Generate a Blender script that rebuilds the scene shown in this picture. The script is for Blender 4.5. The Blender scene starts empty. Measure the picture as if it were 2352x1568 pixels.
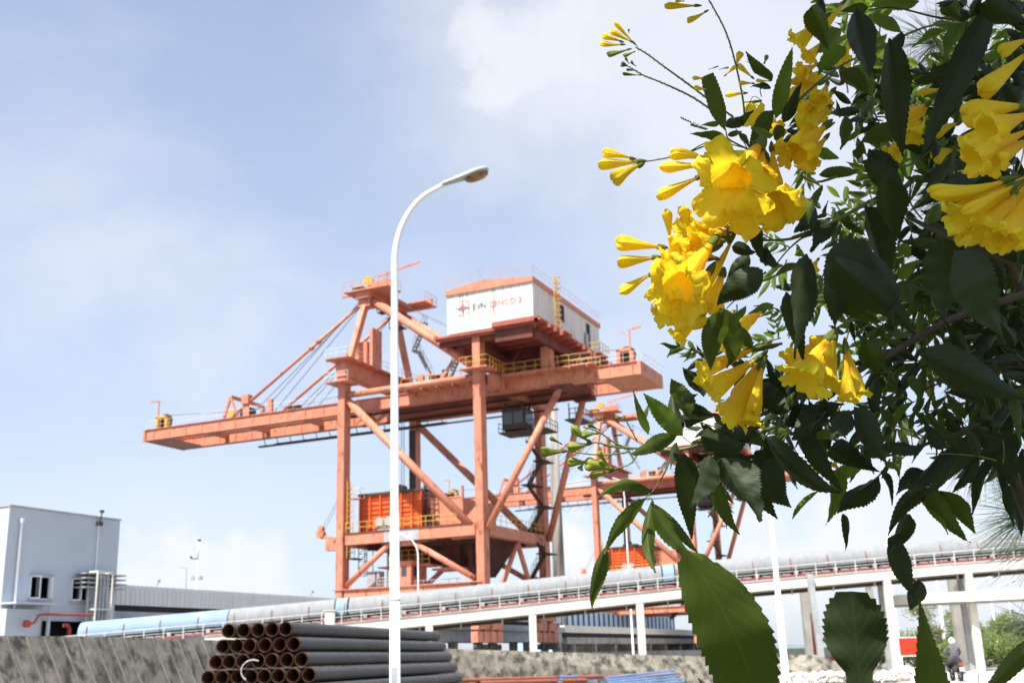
import bpy, bmesh, math, random
from mathutils import Vector, Matrix
random.seed(7)
sc = bpy.context.scene
COL = sc.collection
# ---------------------------------------------------------------- camera
FPX = 2565.0; TH = math.radians(15.9); RL = math.atan(.0307); CX, CY, EYE = 1176., 784., 1.4
_s, _c = math.sin(RL), math.cos(RL)
FW = Vector((0, math.cos(TH), math.sin(TH))); U0 = Vector((0, -math.sin(TH), math.cos(TH))); R0 = Vector((1, 0, 0))
RT = _c*R0 - _s*U0; UP = _s*R0 + _c*U0
CAMP = Vector((0, 0, EYE))
def P(x, y, d): return CAMP + d*(FW + RT*((x-CX)/FPX) - UP*((y-CY)/FPX))
def proj(p):
    q = p-CAMP; d = q.dot(FW)
    return CX+FPX*q.dot(RT)/d, CY-FPX*q.dot(UP)/d, d
cam = bpy.data.cameras.new('camera'); cam.lens = 36*FPX/2352; cam.sensor_width = 36
cam.clip_start = .05; cam.clip_end = 6000
cam.dof.use_dof = True; cam.dof.focus_distance = 1.08; cam.dof.aperture_fstop = 20
co = bpy.data.objects.new('camera', cam); COL.objects.link(co)
M = Matrix((RT, UP, -FW)).transposed().to_4x4(); M.translation = CAMP
co.matrix_world = M; sc.camera = co
# ---------------------------------------------------------------- light
SUN_EL = math.radians(60); S_H = Vector((-.60, -.80, 0)).normalized()
SUN = Vector((S_H.x*math.cos(SUN_EL), S_H.y*math.cos(SUN_EL), math.sin(SUN_EL)))
sl = bpy.data.lights.new('sun', 'SUN'); sl.energy = 5.0; sl.angle = math.radians(.5); sl.color = (1, .95, .87)
so = bpy.data.objects.new('sun', sl); COL.objects.link(so)
so.rotation_euler = (-SUN).to_track_quat('-Z', 'Y').to_euler()
sc.view_settings.view_transform = 'Standard'; sc.view_settings.look = 'None'
sc.view_settings.exposure = 0.92; sc.view_settings.gamma = 1
W = bpy.data.worlds.new('World'); sc.world = W; W.use_nodes = True
nt = W.node_tree; nt.nodes.clear()
def nd(t, typ, **k):
    n = t.nodes.new(typ)
    for a, b in k.items():
        if a == 'ins':
            for i, v in b.items():
                if hasattr(v, 'node'): t.links.new(v, n.inputs[i])
                else: n.inputs[i].default_value = v
        else: setattr(n, a, b)
    return n
def mth(t, op, a, b=0.0, c=0.0, clamp=False):
    return nd(t, 'ShaderNodeMath', operation=op, use_clamp=clamp, ins={0: a, 1: b, 2: c}).outputs[0]
def mixc(t, f, a, b, blend='MIX'):
    n = t.nodes.new('ShaderNodeMix'); n.data_type = 'RGBA'; n.blend_type = blend
    for i, v in ((0, f), (6, a), (7, b)):
        if hasattr(v, 'node'): t.links.new(v, n.inputs[i])
        else: n.inputs[i].default_value = v
    return n.outputs[2]
sky = nd(nt, 'ShaderNodeTexSky', sky_type='NISHITA', sun_disc=False, sun_elevation=SUN_EL,
         sun_rotation=math.atan2(S_H.x, S_H.y), altitude=0, air_density=1.0, dust_density=1.0, ozone_density=1.0)
tc = nd(nt, 'ShaderNodeTexCoord')
sep = nd(nt, 'ShaderNodeSeparateXYZ', ins={0: tc.outputs['Generated']})
zc = mth(nt, 'MAXIMUM', sep.outputs[2], 0.0)
# thin water haze of a humid coast: whiter towards the horizon
hz = nd(nt, 'ShaderNodeMapRange', ins={0: zc, 1: 0.0, 2: .62, 3: .76, 4: .30}).outputs[0]
base = mixc(nt, 1.0, sky.outputs[0], (.108, .109, .113, 1), 'MULTIPLY')
base = mixc(nt, hz, base, (.385, .430, .505, 1))
# clouds: soft banks with noise edges
wn = nd(nt, 'ShaderNodeTexNoise', ins={'Vector': tc.outputs['Generated'], 'Scale': 7.0, 'Detail': 7.0, 'Roughness': .58})
wob = nd(nt, 'ShaderNodeVectorMath', operation='SCALE', ins={0: nd(nt, 'ShaderNodeVectorMath', operation='SUBTRACT', ins={0: wn.outputs['Color'], 1: (.5, .5, .5)}).outputs[0], 'Scale': .27})
vdir = nd(nt, 'ShaderNodeVectorMath', operation='NORMALIZE', ins={0: nd(nt, 'ShaderNodeVectorMath', operation='ADD', ins={0: tc.outputs['Generated'], 1: wob.outputs[0]}).outputs[0]}).outputs[0]
acc = None
def cloud(x, y, rad, soft, amt, sq=1.0):
    """a bank of cloud centred on a fixed direction of the sky; sq stretches it sideways"""
    global acc
    d = (P(x, y, 1)-CAMP).normalized()
    df = nd(nt, 'ShaderNodeVectorMath', operation='SUBTRACT', ins={0: vdir, 1: tuple(d)}).outputs[0]
    df = nd(nt, 'ShaderNodeVectorMath', operation='MULTIPLY', ins={0: df, 1: (1/sq, 1, 1)}).outputs[0]
    ln = nd(nt, 'ShaderNodeVectorMath', operation='LENGTH', ins={0: df}).outputs['Value']
    m = nd(nt, 'ShaderNodeMapRange', interpolation_type='SMOOTHSTEP', ins={0: ln, 1: rad-soft, 2: rad+soft, 3: amt, 4: 0.0}).outputs[0]
    acc = m if acc is None else mth(nt, 'MAXIMUM', acc, m)
cloud(1215, 120, .064, .036, .8)
cloud(1340, 20, .09, .05, .75)
cloud(1560, 90, .16, .12, .72, 1.3)
cloud(1900, 120, .22, .15, .6)
cloud(950, 175, .02, .02, .25)
cloud(300, 590, .05, .06, .42, 2.2)
cloud(520, 700, .03, .06, .35, 4)
cloud(450, 850, .05, .06, .35, 1.2)
cloud(500, 1290, .045, .016, .75, 1.8)
cloud(420, 1340, .03, .02, .5, 3)
cloud(1340, 1290, .034, .014, 1.0)
cloud(1880, 1260, .05, .03, .9, 1.6)
cloud(2150, 1200, .06, .05, .6, 2)
n2 = nd(nt, 'ShaderNodeTexNoise', ins={'Vector': nd(nt, 'ShaderNodeVectorMath', operation='MULTIPLY', ins={0: tc.outputs['Generated'], 1: (1, 1, 2.4)}).outputs[0], 'Scale': 2.6, 'Detail': 6.0, 'Roughness': .5})
streak = nd(nt, 'ShaderNodeMapRange', ins={0: n2.outputs[0], 1: .46, 2: .72, 3: 0.0, 4: .42}).outputs[0]
cl = mth(nt, 'MAXIMUM', acc, streak)
base = mixc(nt, cl, base, (.52, .525, .55, 1))
bg = nd(nt, 'ShaderNodeBackground', ins={0: base, 1: 1.0})
out = nd(nt, 'ShaderNodeOutputWorld', ins={0: bg.outputs[0]})
# ---------------------------------------------------------------- helpers
class MB:
    def __init__(s): s.v = []; s.f = []; s.uv = None
    def add(s, vs, fs):
        o = len(s.v); s.v += [Vector(v) for v in vs]; s.f += [tuple(i+o for i in f) for f in fs]; return s
    def box(s, a, b):
        x0, y0, z0 = a; x1, y1, z1 = b
        return s.add([(x0,y0,z0),(x1,y0,z0),(x1,y1,z0),(x0,y1,z0),(x0,y0,z1),(x1,y0,z1),(x1,y1,z1),(x0,y1,z1)],
                     [(0,3,2,1),(4,5,6,7),(0,1,5,4),(1,2,6,5),(2,3,7,6),(3,0,4,7)])
    def cbox(s, c, d): return s.box([c[i]-d[i]/2 for i in range(3)], [c[i]+d[i]/2 for i in range(3)])
    def beam(s, p, q, w, h, up=(0,0,1)):
        p = Vector(p); q = Vector(q); a = (q-p).normalized(); up = Vector(up)
        if abs(a.dot(up)) > .98: up = Vector((1,0,0))
        r = a.cross(up).normalized(); u = r.cross(a)
        r = r*(w/2); u = u*(h/2)
        vs = [p-r-u, p+r-u, p+r+u, p-r+u, q-r-u, q+r-u, q+r+u, q-r+u]
        return s.add(vs, [(0,3,2,1),(4,5,6,7),(0,1,5,4),(1,2,6,5),(2,3,7,6),(3,0,4,7)])
    def tube(s, p, q, r, n=8, r2=None, cap=True): return s.path([p, q], [r, r if r2 is None else r2], n, cap)
    def path(s, pts, rad, n=8, cap=True):
        pts = [Vector(p) for p in pts]
        if not isinstance(rad, (list, tuple)): rad = [rad]*len(pts)
        o = len(s.v); k = len(pts); pr = None
        for i, p in enumerate(pts):
            a = (pts[min(i+1, k-1)]-pts[max(i-1, 0)])
            if a.length < 1e-9: a = Vector((0, 0, 1))
            a.normalize()
            if pr is None: pr = a.orthogonal().normalized()
            pr = (pr-a*pr.dot(a)); pr = pr.normalized() if pr.length > 1e-6 else a.orthogonal().normalized()
            b = a.cross(pr)
            for j in range(n):
                t = 2*math.pi*j/n; s.v.append(p+(pr*math.cos(t)+b*math.sin(t))*rad[i])
        for i in range(k-1):
            for j in range(n):
                j2 = (j+1) % n; s.f.append((o+i*n+j, o+i*n+j2, o+(i+1)*n+j2, o+(i+1)*n+j))
        if cap: s.f.append(tuple(o+j for j in range(n))[::-1]); s.f.append(tuple(o+(k-1)*n+j for j in range(n)))
        return s
    def build(s, name, mat, parent=None, smooth=False, angle=None):
        me = bpy.data.meshes.new(name); me.from_pydata([tuple(v) for v in s.v], [], s.f); me.update()
        if s.uv:
            ul = me.uv_layers.new(name='UVMap')
            for li, l in enumerate(me.loops): ul.data[li].uv = s.uv[l.vertex_index]
        if smooth: me.polygons.foreach_set('use_smooth', [True]*len(me.polygons))
        if mat: me.materials.append(mat)
        o = bpy.data.objects.new(name, me); COL.objects.link(o)
        if parent: o.parent = parent
        return o
def tag(o, label=None, cat=None, group=None, kind=None):
    if label: o['label'] = label
    if cat: o['category'] = cat
    if group: o['group'] = group
    if kind: o['kind'] = kind
    return o
def empty(name, loc=(0,0,0), rz=0, **k):
    o = bpy.data.objects.new(name, None); COL.objects.link(o); o.location = loc; o.rotation_euler = (0,0,rz); o.empty_display_size = .1
    tag(o, **k); return o
def copy_tree(o, parent=None):
    c = o.copy(); COL.objects.link(c); c.parent = parent
    for ch in list(o.children): copy_tree(ch, c)
    return c
def mat(name, col, col2=None, rough=.6, scale=3., lo=.4, hi=.65, stretch=(1,1,1), spec=.4, bump=0., detail=6., metal=0., col3=None, s3=1., lo3=.55, hi3=.7, str3=(1,1,1)):
    m = bpy.data.materials.new(name); m.use_nodes = True; t = m.node_tree; t.nodes.clear()
    c = t.nodes.new('ShaderNodeTexCoord').outputs['Object']
    def nz(sc_, st):
        v = nd(t, 'ShaderNodeVectorMath', operation='MULTIPLY', ins={0: c, 1: st}).outputs[0]
        return nd(t, 'ShaderNodeTexNoise', ins={'Vector': v, 'Scale': sc_, 'Detail': detail, 'Roughness': .6}).outputs[0]
    n1 = nz(scale, stretch)
    color = (*col, 1)
    if col2:
        f = nd(t, 'ShaderNodeMapRange', ins={0: n1, 1: lo, 2: hi}).outputs[0]
        color = mixc(t, f, (*col, 1), (*col2, 1))
    if col3:
        f = nd(t, 'ShaderNodeMapRange', ins={0: nz(s3, str3), 1: lo3, 2: hi3}).outputs[0]
        color = mixc(t, f, color, (*col3, 1))
    b = nd(t, 'ShaderNodeBsdfPrincipled', ins={'Base Color': color, 'Roughness': rough, 'Metallic': metal, 'Specular IOR Level': spec})
    if bump:
        bp = nd(t, 'ShaderNodeBump', ins={'Strength': bump, 'Distance': .05, 'Height': n1}); t.links.new(bp.outputs[0], b.inputs['Normal'])
    nd(t, 'ShaderNodeOutputMaterial', ins={0: b.outputs[0]})
    return m
ORG = mat('orange_paint', (.61,.245,.15), (.53,.185,.11), .6, .9, .35, .65, col3=(.20,.055,.03), s3=2.4, lo3=.555, hi3=.70, str3=(1,1,.35))
ORG2 = mat('hopper_paint', (.70,.13,.025), (.60,.10,.02), .6, .8, .35, .7, col3=(.22,.05,.025), s3=1.3, lo3=.6, hi3=.75)
DRK = mat('sooty_steel', (.045,.035,.03), (.09,.05,.035), .7, 1.2)
BRN = mat('dark_brown_steel', (.17,.045,.028), (.08,.03,.02), .75, .8)  # dark red-brown for undersides, tracks and decks
REDO = mat('shaded_orange', (.38,.10,.06), (.28,.07,.045), .65, 1.2)  # crane orange darkened, shade under the house put into the colour
IDL = mat('idler_grey', (.48,.48,.47), (.3,.29,.28), .6, 5.)
YEL = mat('yellow_paint', (.62,.38,.05), (.5,.24,.05), .55, 2.)
CABLE = mat('cable_steel', (.10,.12,.15), None, .5)
HOUSE = mat('white_cladding', (.72,.72,.69), (.56,.53,.47), .5, 1.1, .45, .75, stretch=(3.5,3.5,.12), col3=(.26,.16,.09), s3=1.6, lo3=.55, hi3=.68, str3=(3,3,.10))
GREYM = mat('grey_paint', (.42,.43,.44), (.30,.31,.32), .6, 1.5)
WHITE = mat('white_paint', (.84,.84,.84), (.72,.72,.72), .35, 4., .5, .8)
LAMPG = mat('lamp_grey', (.42,.45,.48), (.34,.36,.38), .45, 6.)
CONC = mat('weathered_concrete', (.40,.38,.345), (.27,.25,.22), .85, .8, .3, .7, col3=(.13,.12,.105), s3=1.7, lo3=.52, hi3=.66, str3=(1,1,.5), bump=.3)
CREAM = mat('cream_concrete', (.74,.71,.63), (.62,.59,.52), .8, .9, .35, .7, col3=(.36,.33,.28), s3=2.5, lo3=.66, hi3=.78, str3=(1,1,.4))
RED = mat('red_paint', (.36,.05,.04), (.40,.06,.04), .5, 2.)
MAROON = mat('maroon_pipe', (.30,.07,.065), (.2,.05,.05), .55, 2.)
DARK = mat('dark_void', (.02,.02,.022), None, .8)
GLASSD = mat('dark_glass', (.05,.06,.07), None, .15, spec=.6)
# ---------------------------------------------------------------- ground and sea
GRD = mat('ground_dirt', (.24,.21,.175), (.17,.155,.13), .95, .25, col3=(.16,.17,.10), s3=.08, lo3=.45, hi3=.6)
MB().add([(-3000,-60,0),(3000,-60,0),(3000,5000,0),(-3000,5000,0)], [(0,1,2,3)]).build('ground', GRD)['kind'] = 'structure'
GRS = mat('dry_grass', (.05,.075,.02), (.11,.10,.045), .95, 3.)
MB().add([(-14,-20,.004),(14,-20,.004),(15,15,.004),(-15,15,.004)], [(0,1,2,3)]).build('grass_verge', GRS)['kind'] = 'structure'
ROADM = mat('road_concrete', (.50,.46,.41), (.40,.37,.33), .9, .7)
a = [P(2020,1580,1), P(2600,1580,1)]
def gnd(x, y, z=0.0):
    r = P(x, y, 1)-CAMP; t = (z-EYE)/r.z; return CAMP+r*t
rp = [gnd(1890,1600), gnd(2900,1640), gnd(2620,1512), gnd(2215,1538)]
mm = MB().add([(p.x, p.y, .009) for p in rp], [(0,1,2,3)]); mm.build('road', ROADM)['kind'] = 'structure'
# ---------------------------------------------------------------- crane frame
CRA = Vector((-18.227, 117.144, 0)); RZ = math.atan2(-.41189, .91123)
UV = Vector((.91123, -.41189, 0)); VV = Vector((.41189, .91123, 0))
def cw(u, v, z): return CRA+UV*u+VV*v+Vector((0,0,z))
QUAY = 2.0
q = [cw(-4,-90,0), cw(21,-90,0), cw(21,400,0), cw(-4,400,0)]
mb = MB().add([(p.x,p.y,QUAY) for p in q]+[(p.x,p.y,-.5) for p in q], [(0,1,2,3),(4,5,1,0),(5,6,2,1),(6,7,3,2),(7,4,0,3)])
mb.build('quay', CONC)['kind'] = 'structure'
SEA = mat('sea', (.06,.10,.12), (.05,.085,.10), .15, .2, bump=.4)
s_ = [cw(-5,-1500,.03), cw(-5,3000,.03), cw(-2500,3000,.03), cw(-2500,-1500,.03)]
MB().add(s_, [(0,1,2,3)]).build('sea', SEA)['kind'] = 'structure'

def text_mesh(body, size, name, m, parent, mw, ext=.01):
    cu = bpy.data.curves.new('txt', 'FONT'); cu.body = body; cu.size = size; cu.extrude = ext
    o = bpy.data.objects.new('txt', cu); COL.objects.link(o)
    bpy.context.view_layer.update()
    dg = bpy.context.evaluated_depsgraph_get()
    me = bpy.data.meshes.new_from_object(o.evaluated_get(dg)); me.name = name
    bpy.data.objects.remove(o); bpy.data.curves.remove(cu)
    me.transform(mw); me.materials.clear(); me.materials.append(m)
    t = bpy.data.objects.new(name, me); COL.objects.link(t); t.parent = parent
    return t

def railing(mb, pts, h=1.0, sp=1.5, r=.03, mid=2):
    pts = [Vector(p) for p in pts]; Z = Vector((0,0,1))
    for a, b in zip(pts[:-1], pts[1:]):
        L = (b-a).length; n = max(1, round(L/sp))
        for i in range(n+1):
            p = a.lerp(b, i/n); mb.tube(p, p+Z*h, r, 5)
        for k in range(1, mid+1): mb.tube(a+Z*h*k/mid, b+Z*h*k/mid, r, 5)
def ladder(mb, a, b, w=.5, st=.35, r=.03, side=(1,0,0)):
    a = Vector(a); b = Vector(b); s = Vector(side)*w/2
    mb.tube(a-s, b-s, r, 5); mb.tube(a+s, b+s, r, 5)
    n = int((b-a).length/st)
    for i in range(1, n): p = a.lerp(b, i/n); mb.tube(p-s, p+s, r*.8, 4)
def stair(mb, a, b, w=.8, side=(0,1,0), r=.04):
    a = Vector(a); b = Vector(b); s = Vector(side)*w/2; Z = Vector((0,0,1))
    for sg in (-1, 1):
        mb.beam(a+s*sg, b+s*sg, .08, .22); mb.tube(a+s*sg+Z, b+s*sg+Z, r*.7, 5)
        for i in range(5): p = a.lerp(b, i/4)+s*sg; mb.tube(p, p+Z, r*.6, 4)
    n = max(3, int((b-a).length/.4))
    for i in range(n+1): p = a.lerp(b, i/n); mb.cbox(p, (.28 if abs(s.y) > 0 else .8, .8 if abs(s.y) > 0 else .28, .05))

def make_crane():
    R_ = empty('ship_unloader', CRA, RZ)
    def B(mb, name, m=ORG, parent=R_, **k): return mb.build(name, m, parent, **k)
    G, Wd = 16.2, 15.3; lw, ld = .84, 1.25
    for (u, v, top) in ((0, 0, 30.6), (G, 0, 33.4), (0, Wd, 30.6), (G, Wd, 33.4)):
        mb = MB().box((u-lw/2, v-ld/2, 6.2), (u+lw/2, v+ld/2, top))
        for k in (1, -1):                                            # bolted seam plates
            mb.box((u+k*.3-.02, v-ld/2-.02, 9), (u+k*.3+.02, v-ld/2-.003, top-1))
        B(mb, 'leg')
    # sill, portal and top beams, near and far frame
    for v in (0, Wd):
        B(MB().box((.6, v-.55, 7.9), (G-.6, v+.55, 8.75)).box((-.7, v-.75, 8.753), (G+.2, v+.75, 8.85)), 'sill_beam')
        B(MB().box((.6, v-.5, 13.3), (G-.6, v+.5, 14.4)).box((-1.9, v-.35, 12.9), (-.6, v+.35, 14.0)), 'portal_beam')
        mb = MB().tube((.5, v, 29.3), (G-.5, v, 29.3), .36, 14); B(mb, 'top_tube', smooth=True)
        for a, b, r in (((.3, v, 28.8), (14.9, v, 14.3), .42), ((5.6, v, 13.1), (.5, v, 9.2), .30), ((8.4, v, 13.1), (15.2, v, 9.2), .30)):
            mb = MB().tube(a, b, r, 14); B(mb, 'brace', smooth=True)
        B(MB().add([(G-.6,v-.06,14.4),(G-.6,v-.06,16.2),(G-2.6,v-.06,14.4),(G-.6,v+.06,14.4),(G-.6,v+.06,16.2),(G-2.6,v+.06,14.4)],
            [(0,1,2),(3,5,4),(0,2,5,3),(2,1,4,5)]), 'gusset')
        B(MB().box((5.2,v-.06,12.8),(9,v+.06,13.3)), 'gusset')
    for u in (0, G):
        B(MB().box((u-.45, .7, 13.3), (u+.45, Wd-.7, 14.4)), 'portal_beam')
        B(MB().box((u-.5, .7, 7.0), (u+.5, Wd-.7, 7.9)), 'sill_beam')
        if u: 
            for vb in (3.6, 11.9):
                B(MB().tube((u, 8.2, 13.2), (u, vb, 7.9), .27, 12), 'brace', smooth=True)
        # bogies on the rail
        mb = MB()
        for vc in (0.6, Wd-.6):
            mb = MB().box((u-.45, vc-2.2, 5.3), (u+.45, vc+2.2, 6.2)).box((u-.3, vc-.3, 6.2), (u+.3, vc+.3, 7.0)); 
            for s in (-1, 1):
                mb.box((u-.4, vc+s*1.5-1.2, 4.3), (u+.4, vc+s*1.5+1.2, 5.1)); mb.box((u-.25, vc+s*1.5-.3, 5.1), (u+.25, vc+s*1.5+.3, 5.3))
                for t in (-.75, .75):
                    mb.box((u-.35, vc+s*1.5+t-.6, 3.1), (u+.35, vc+s*1.5+t+.6, 4.1)); mb.box((u-.2, vc+s*1.5+t-.2, 4.1), (u+.2, vc+s*1.5+t+.2, 4.3))
            bo = B(mb, 'bogie'); mb = MB()
            for s in (-1, 1):
                for t in (-1.05, -.45, .45, 1.05): MB().tube((u-.16, vc+s*1.5+t, 2.65), (u+.16, vc+s*1.5+t, 2.65), .29, 14).build('wheel', DRK, bo)
    # boom: two plate girders tied at both ends, hinged between the legs
    U0_, U1_ = -31.2, 31.8; vA, vB = 4.5, 10.8
    for v in (vA, vB):
        mb = MB().box((U0_, v-.35, 28.4), (U1_, v+.35, 29.65)).box((U0_, v-.5, 29.65), (U1_, v+.5, 29.72)).box((U0_, v-.5, 28.33), (U1_, v+.5, 28.4))
        s = -1 if v == vA else 1
        for k in range(26):
            u = U0_+1.2+k*2.45; mb.box((u-.04, v-.43, 28.4), (u+.04, v+.43, 29.65))
        B(mb, 'boom_girder')
    mb = MB()
    mb.box((U0_-.35, vA-.55, 28.3), (U0_, vB+.55, 29.7)).box((U0_+.02, vA+.5, 28.36), (U0_+3.4, vB-.5, 28.46))
    B(mb, 'boom_cross_beam')
    B(MB().box((U1_, vA-.55, 28.3), (U1_+.35, vB+.55, 29.7)).box((U1_-4, vA+.5, 28.36), (U1_-.02, vB-.5, 28.46)), 'boom_cross_beam')
    for u in (-24, -17.8, -10, -3): B(MB().box((u-.3, vA+.35, 28.9), (u+.3, vB-.35, 29.6)), 'boom_cross_beam')
    B(MB().box((-4, vA+.5, 28.0), (24, vA+.75, 28.3)).box((-4, vB-.75, 28.0), (24, vB-.5, 28.3)).box((.5, vA+.5, 28.9), (24, vB-.5, 29.5)), 'trolley_track', BRN)
    # deck, walkway and yellow handrails along the land side of the boom
    mb = MB().box((5.5, vA-1.9, 29.72), (27.5, vA-.5, 29.82)); 
    for k in range(12): mb.box((6+k*1.9, vA-1.9, 29.5), (6.1+k*1.9, vA-.5, 29.72))
    B(mb, 'walkway')
    mb = MB(); railing(mb, [(5.5, vA-1.9, 29.82), (27.5, vA-1.9, 29.82)], 1.1, 1.2, .03, 2); railing(mb, [(15, vA+.6, 29.82), (27.5, vA+.6, 29.82)], 1.1, 1.2, .03, 2); B(mb, 'handrail', YEL)
    B(MB().box((8, vA-.55, 29.75), (23, vA-.5, 30.3)), 'toe_board')
    # service track under the sea side of the boom
    mb = MB()
    mb.beam((-20, vB+.9, 27.6), (6, vB+.9, 27.6), .5, .16); mb.beam((-18, vB+1.4, 27.9), (6, vB+1.4, 27.9), .08, .08)
    for k in range(14): mb.tube((-19+k*1.9, vB+.9, 27.6), (-19+k*1.9, vB+.5, 28.4), .05, 5)
    mb.beam((6, vB+.9, 27.6), (20, vB+.9, 27.6), .3, .14)
    B(mb, 'service_track', DRK)
    mb = MB(); 
    for v in (vA-.45, vB+.45): railing(mb, [(U0_, v, 29.72), (-.9, v, 29.72)], 1.0, 2.2, .018, 2)
    railing(mb, [(24.5, vA-.45, 29.72), (U1_, vA-.45, 29.72)], 1.0, 1.6, .018, 2); railing(mb, [(U1_+.3, vA, 29.72), (U1_+.3, vB+1, 29.72)], 1.0, 1.4, .02, 2)
    B(mb, 'handrail', CREAM)
    # festoon cables under the boom
    mb = MB()
    for k in range(14):
        p0 = -17+k*1.6
        mb.path([(p0+1.6*i/6, vB+.9, 27.5-.9*math.sin(math.pi*i/6)) for i in range(7)], .022, 4)
    mb.build('festoon_cable', CABLE, R_).name = 'festoon_cable'
    # tip gear: sheave wheel in a frame and a small davit, both ends
    for u, d in ((-29.2, -1), (30.4, 1)):
        mb = MB().box((u-.9, vA-.1, 29.72), (u-.5, vA+.5, 31.2)).box((u+.5, vA-.1, 29.72), (u+.9, vA+.5, 30.9)).box((u-.9, vA-.1, 31.0), (u+.6, vA+.5, 31.3))
        B(mb, 'sheave_frame', YEL if d < 0 else ORG)
        B(MB().tube((u, vA+.6, 30.7), (u, vA+.85, 30.7), .95, 22).tube((u, vA+.5, 30.7), (u, vA+.95, 30.7), .25, 12), 'sheave', DRK)
        B(MB().tube((u+.6*d, vA, 29.7), (u+.6*d, vA, 33.2), .09, 8).beam((u+.8*d, vA, 33.2), (u-2.0*(1 if d < 0 else -.9)*1.0, vA, 33.3), .14, .18).beam((u+.6*d, vA, 32.4), (u-.5, vA, 33.2), .07, .07), 'davit')
    # stay frame on the boom
    mb = MB()
    for v in (vA, vB):
        mb.beam((-19.8, v, 29.7), (-18.9, v, 32.4), .25, .3); mb.beam((-18.9, v, 32.4), (-17.7, v, 29.7), .22, .25); mb.box((-18.9, v-.25, 29.7), (-17.9, v+.25, 30.4))
        mb.box((-13.4, v-.2, 29.7), (-12.8, v+.2, 31.4))
    mb.beam((-18.9, vA, 32.4), (-18.9, vB, 32.4), .35, .35); mb.box((-16.9, vA-.15, 28.4), (-16.0, vA-.1, 31.6)).box((-17, vA-.4, 31.2), (-16, vA+.4, 32.3))
    B(mb, 'stay_frame')
    B(MB().box((-18.1, vA+.8, 29.7), (-16.8, vA+2.2, 31.1)).box((-11.2, vA+.8, 29.7), (-9.8, vA+1.6, 30.5)), 'winch', DRK)
    B(MB().tube((-18.4, vA-.5, 30.2), (-18.4, vA+.1, 30.2), .45, 14), 'sheave', YEL)
    # top portal beams over the boom
    mb = MB().box((-.6, -.85, 31.3), (.6, Wd+.85, 33.1)).box((-.5, -.7, 30.6), (.5, .7, 31.3)).box((-.5, Wd-.7, 30.6), (.5, Wd+.7, 31.3))
    B(mb, 'top_cross_beam')
    mb = MB().box((-1.5, -1.6, 30.5), (1.4, 1.0, 30.62)).box((-1.5, -1.6, 33.1), (1.4, Wd+1.2, 33.22))
    for k in range(9): mb.box((-1.5, -1.4+k*1.9, 32.95), (1.4, -1.1+k*1.9, 33.1))
    B(mb, 'platform')
    mb = MB(); railing(mb, [(-1.5,-1.6,33.22),(1.4,-1.6,33.22),(1.4,Wd+1.2,33.22)], 1.0, 1.6, .025); railing(mb, [(-1.5,-1.6,30.62),(1.4,-1.6,30.62)], 1., 1.2, .025); B(mb, 'handrail', CREAM)
    B(MB().box((-.8, 3.0, 33.22), (.9, 5.2, 36.0)).box((1.0, 3.4, 33.22), (1.4, 5.4, 37.6)), 'lift_housing')
    # mast (A frame) and head platform
    AP = 41.6
    for v0, v1 in ((.9, vA), (Wd-.9, vB)):
        B(MB().beam((0, v0, 33.1), (0, v1, AP), .75, .55, (1,0,0)), 'mast_leg')
    mb = MB().box((-.8, vA-1.2, AP-.3), (.9, vB+1.2, AP+.5)).box((-2.2, vA-1.6, AP+.5), (3.6, vA+1.4, AP+.65)).box((-1.4, vB-.8, AP+.5), (4.4, vB+2.2, AP+.62))
    mb.box((-1.2, vA+1.4, AP+.5), (2, vB-.8, AP+.62)).box((-3.2, vA-.5, AP+.45), (-2.2, vA-.2, AP+.6)).box((-.7, vA-.8, AP-1.2), (.8, vA+.6, AP-.3)).box((1, vA-.9, AP+.66), (3.6, vA-.7, AP+1.5)).box((1.6, vB+.9, AP+.2), (4.4, vB+1.2, AP+1.3))
    B(mb, 'mast_head')
    mb = MB(); railing(mb, [(-2.2,vA-1.6,AP+.65),(3.6,vA-1.6,AP+.65),(3.6,vA+1.4,AP+.65)], 1.1, 1.2, .028); railing(mb, [(4.4,vB-.8,AP+.62),(4.4,vB+2.2,AP+.62),(-1.4,vB+2.2,AP+.62)], 1.1, 1.2, .025)
    mb.tube((2.2, vA, AP+.6), (2.2, vA, AP+2.6), .07, 6).beam((1.4, vA, AP+2.4), (6.8, vA, AP+3.2), .16, .2)
    B(mb, 'head_rail')
    B(MB().tube((.3, vA-.4, AP+1.9), (.3, vA, AP+1.9), .6, 16).tube((-.7, vA-.6, AP+1.1), (-.7, vA+.4, AP+1.1), .45, 14), 'sheave', YEL)
    B(MB().box((-1.7, vA-.6, AP+.65), (-.2, vA+.6, AP+1.3)).box((.6, vA+.4, AP+.65), (1.4, vA+.9, AP+1.2)), 'winch', DRK)
    mb = MB().box((.7, vA+1, AP-1.6), (2.4, vA+2, AP-1.5)).box((.7, vB-2.6, AP-2.8), (2.4, vB-1.4, AP-2.7)); railing(mb, [(.7,vA+1,AP-1.5),(2.4,vA+1,AP-1.5),(2.4,vA+2,AP-1.5)], 1., .8, .04); railing(mb, [(.7,vB-2.6,AP-2.7),(2.4,vB-2.6,AP-2.7)], 1., .8, .04)
    B(mb, 'service_cage', DRK)
    # stays: forestays, thick backstays, hoist ropes
    for v in (vA, vB):
        mb = MB().tube((.2, v, AP), (-18.2, v, 30.1), .18, 10)
        p = Vector((.2, v, AP)).lerp(Vector((-18.2, v, 30.1)), .38); d = (Vector((-18.2, v, 30.1))-Vector((.2, v, AP))).normalized()
        mb.tube(p-d*.6, p-d*.1, .3, 10).tube(p+d*.6, p+d*1.1, .3, 10); B(mb, 'forestay', smooth=True)
        vb = 1.2 if v == vA else Wd-1.2
        B(MB().tube((.5, v, AP-.2), (14.6, vb, 31.1), .45, 14), 'backstay', smooth=True)
        mb = MB()
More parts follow.
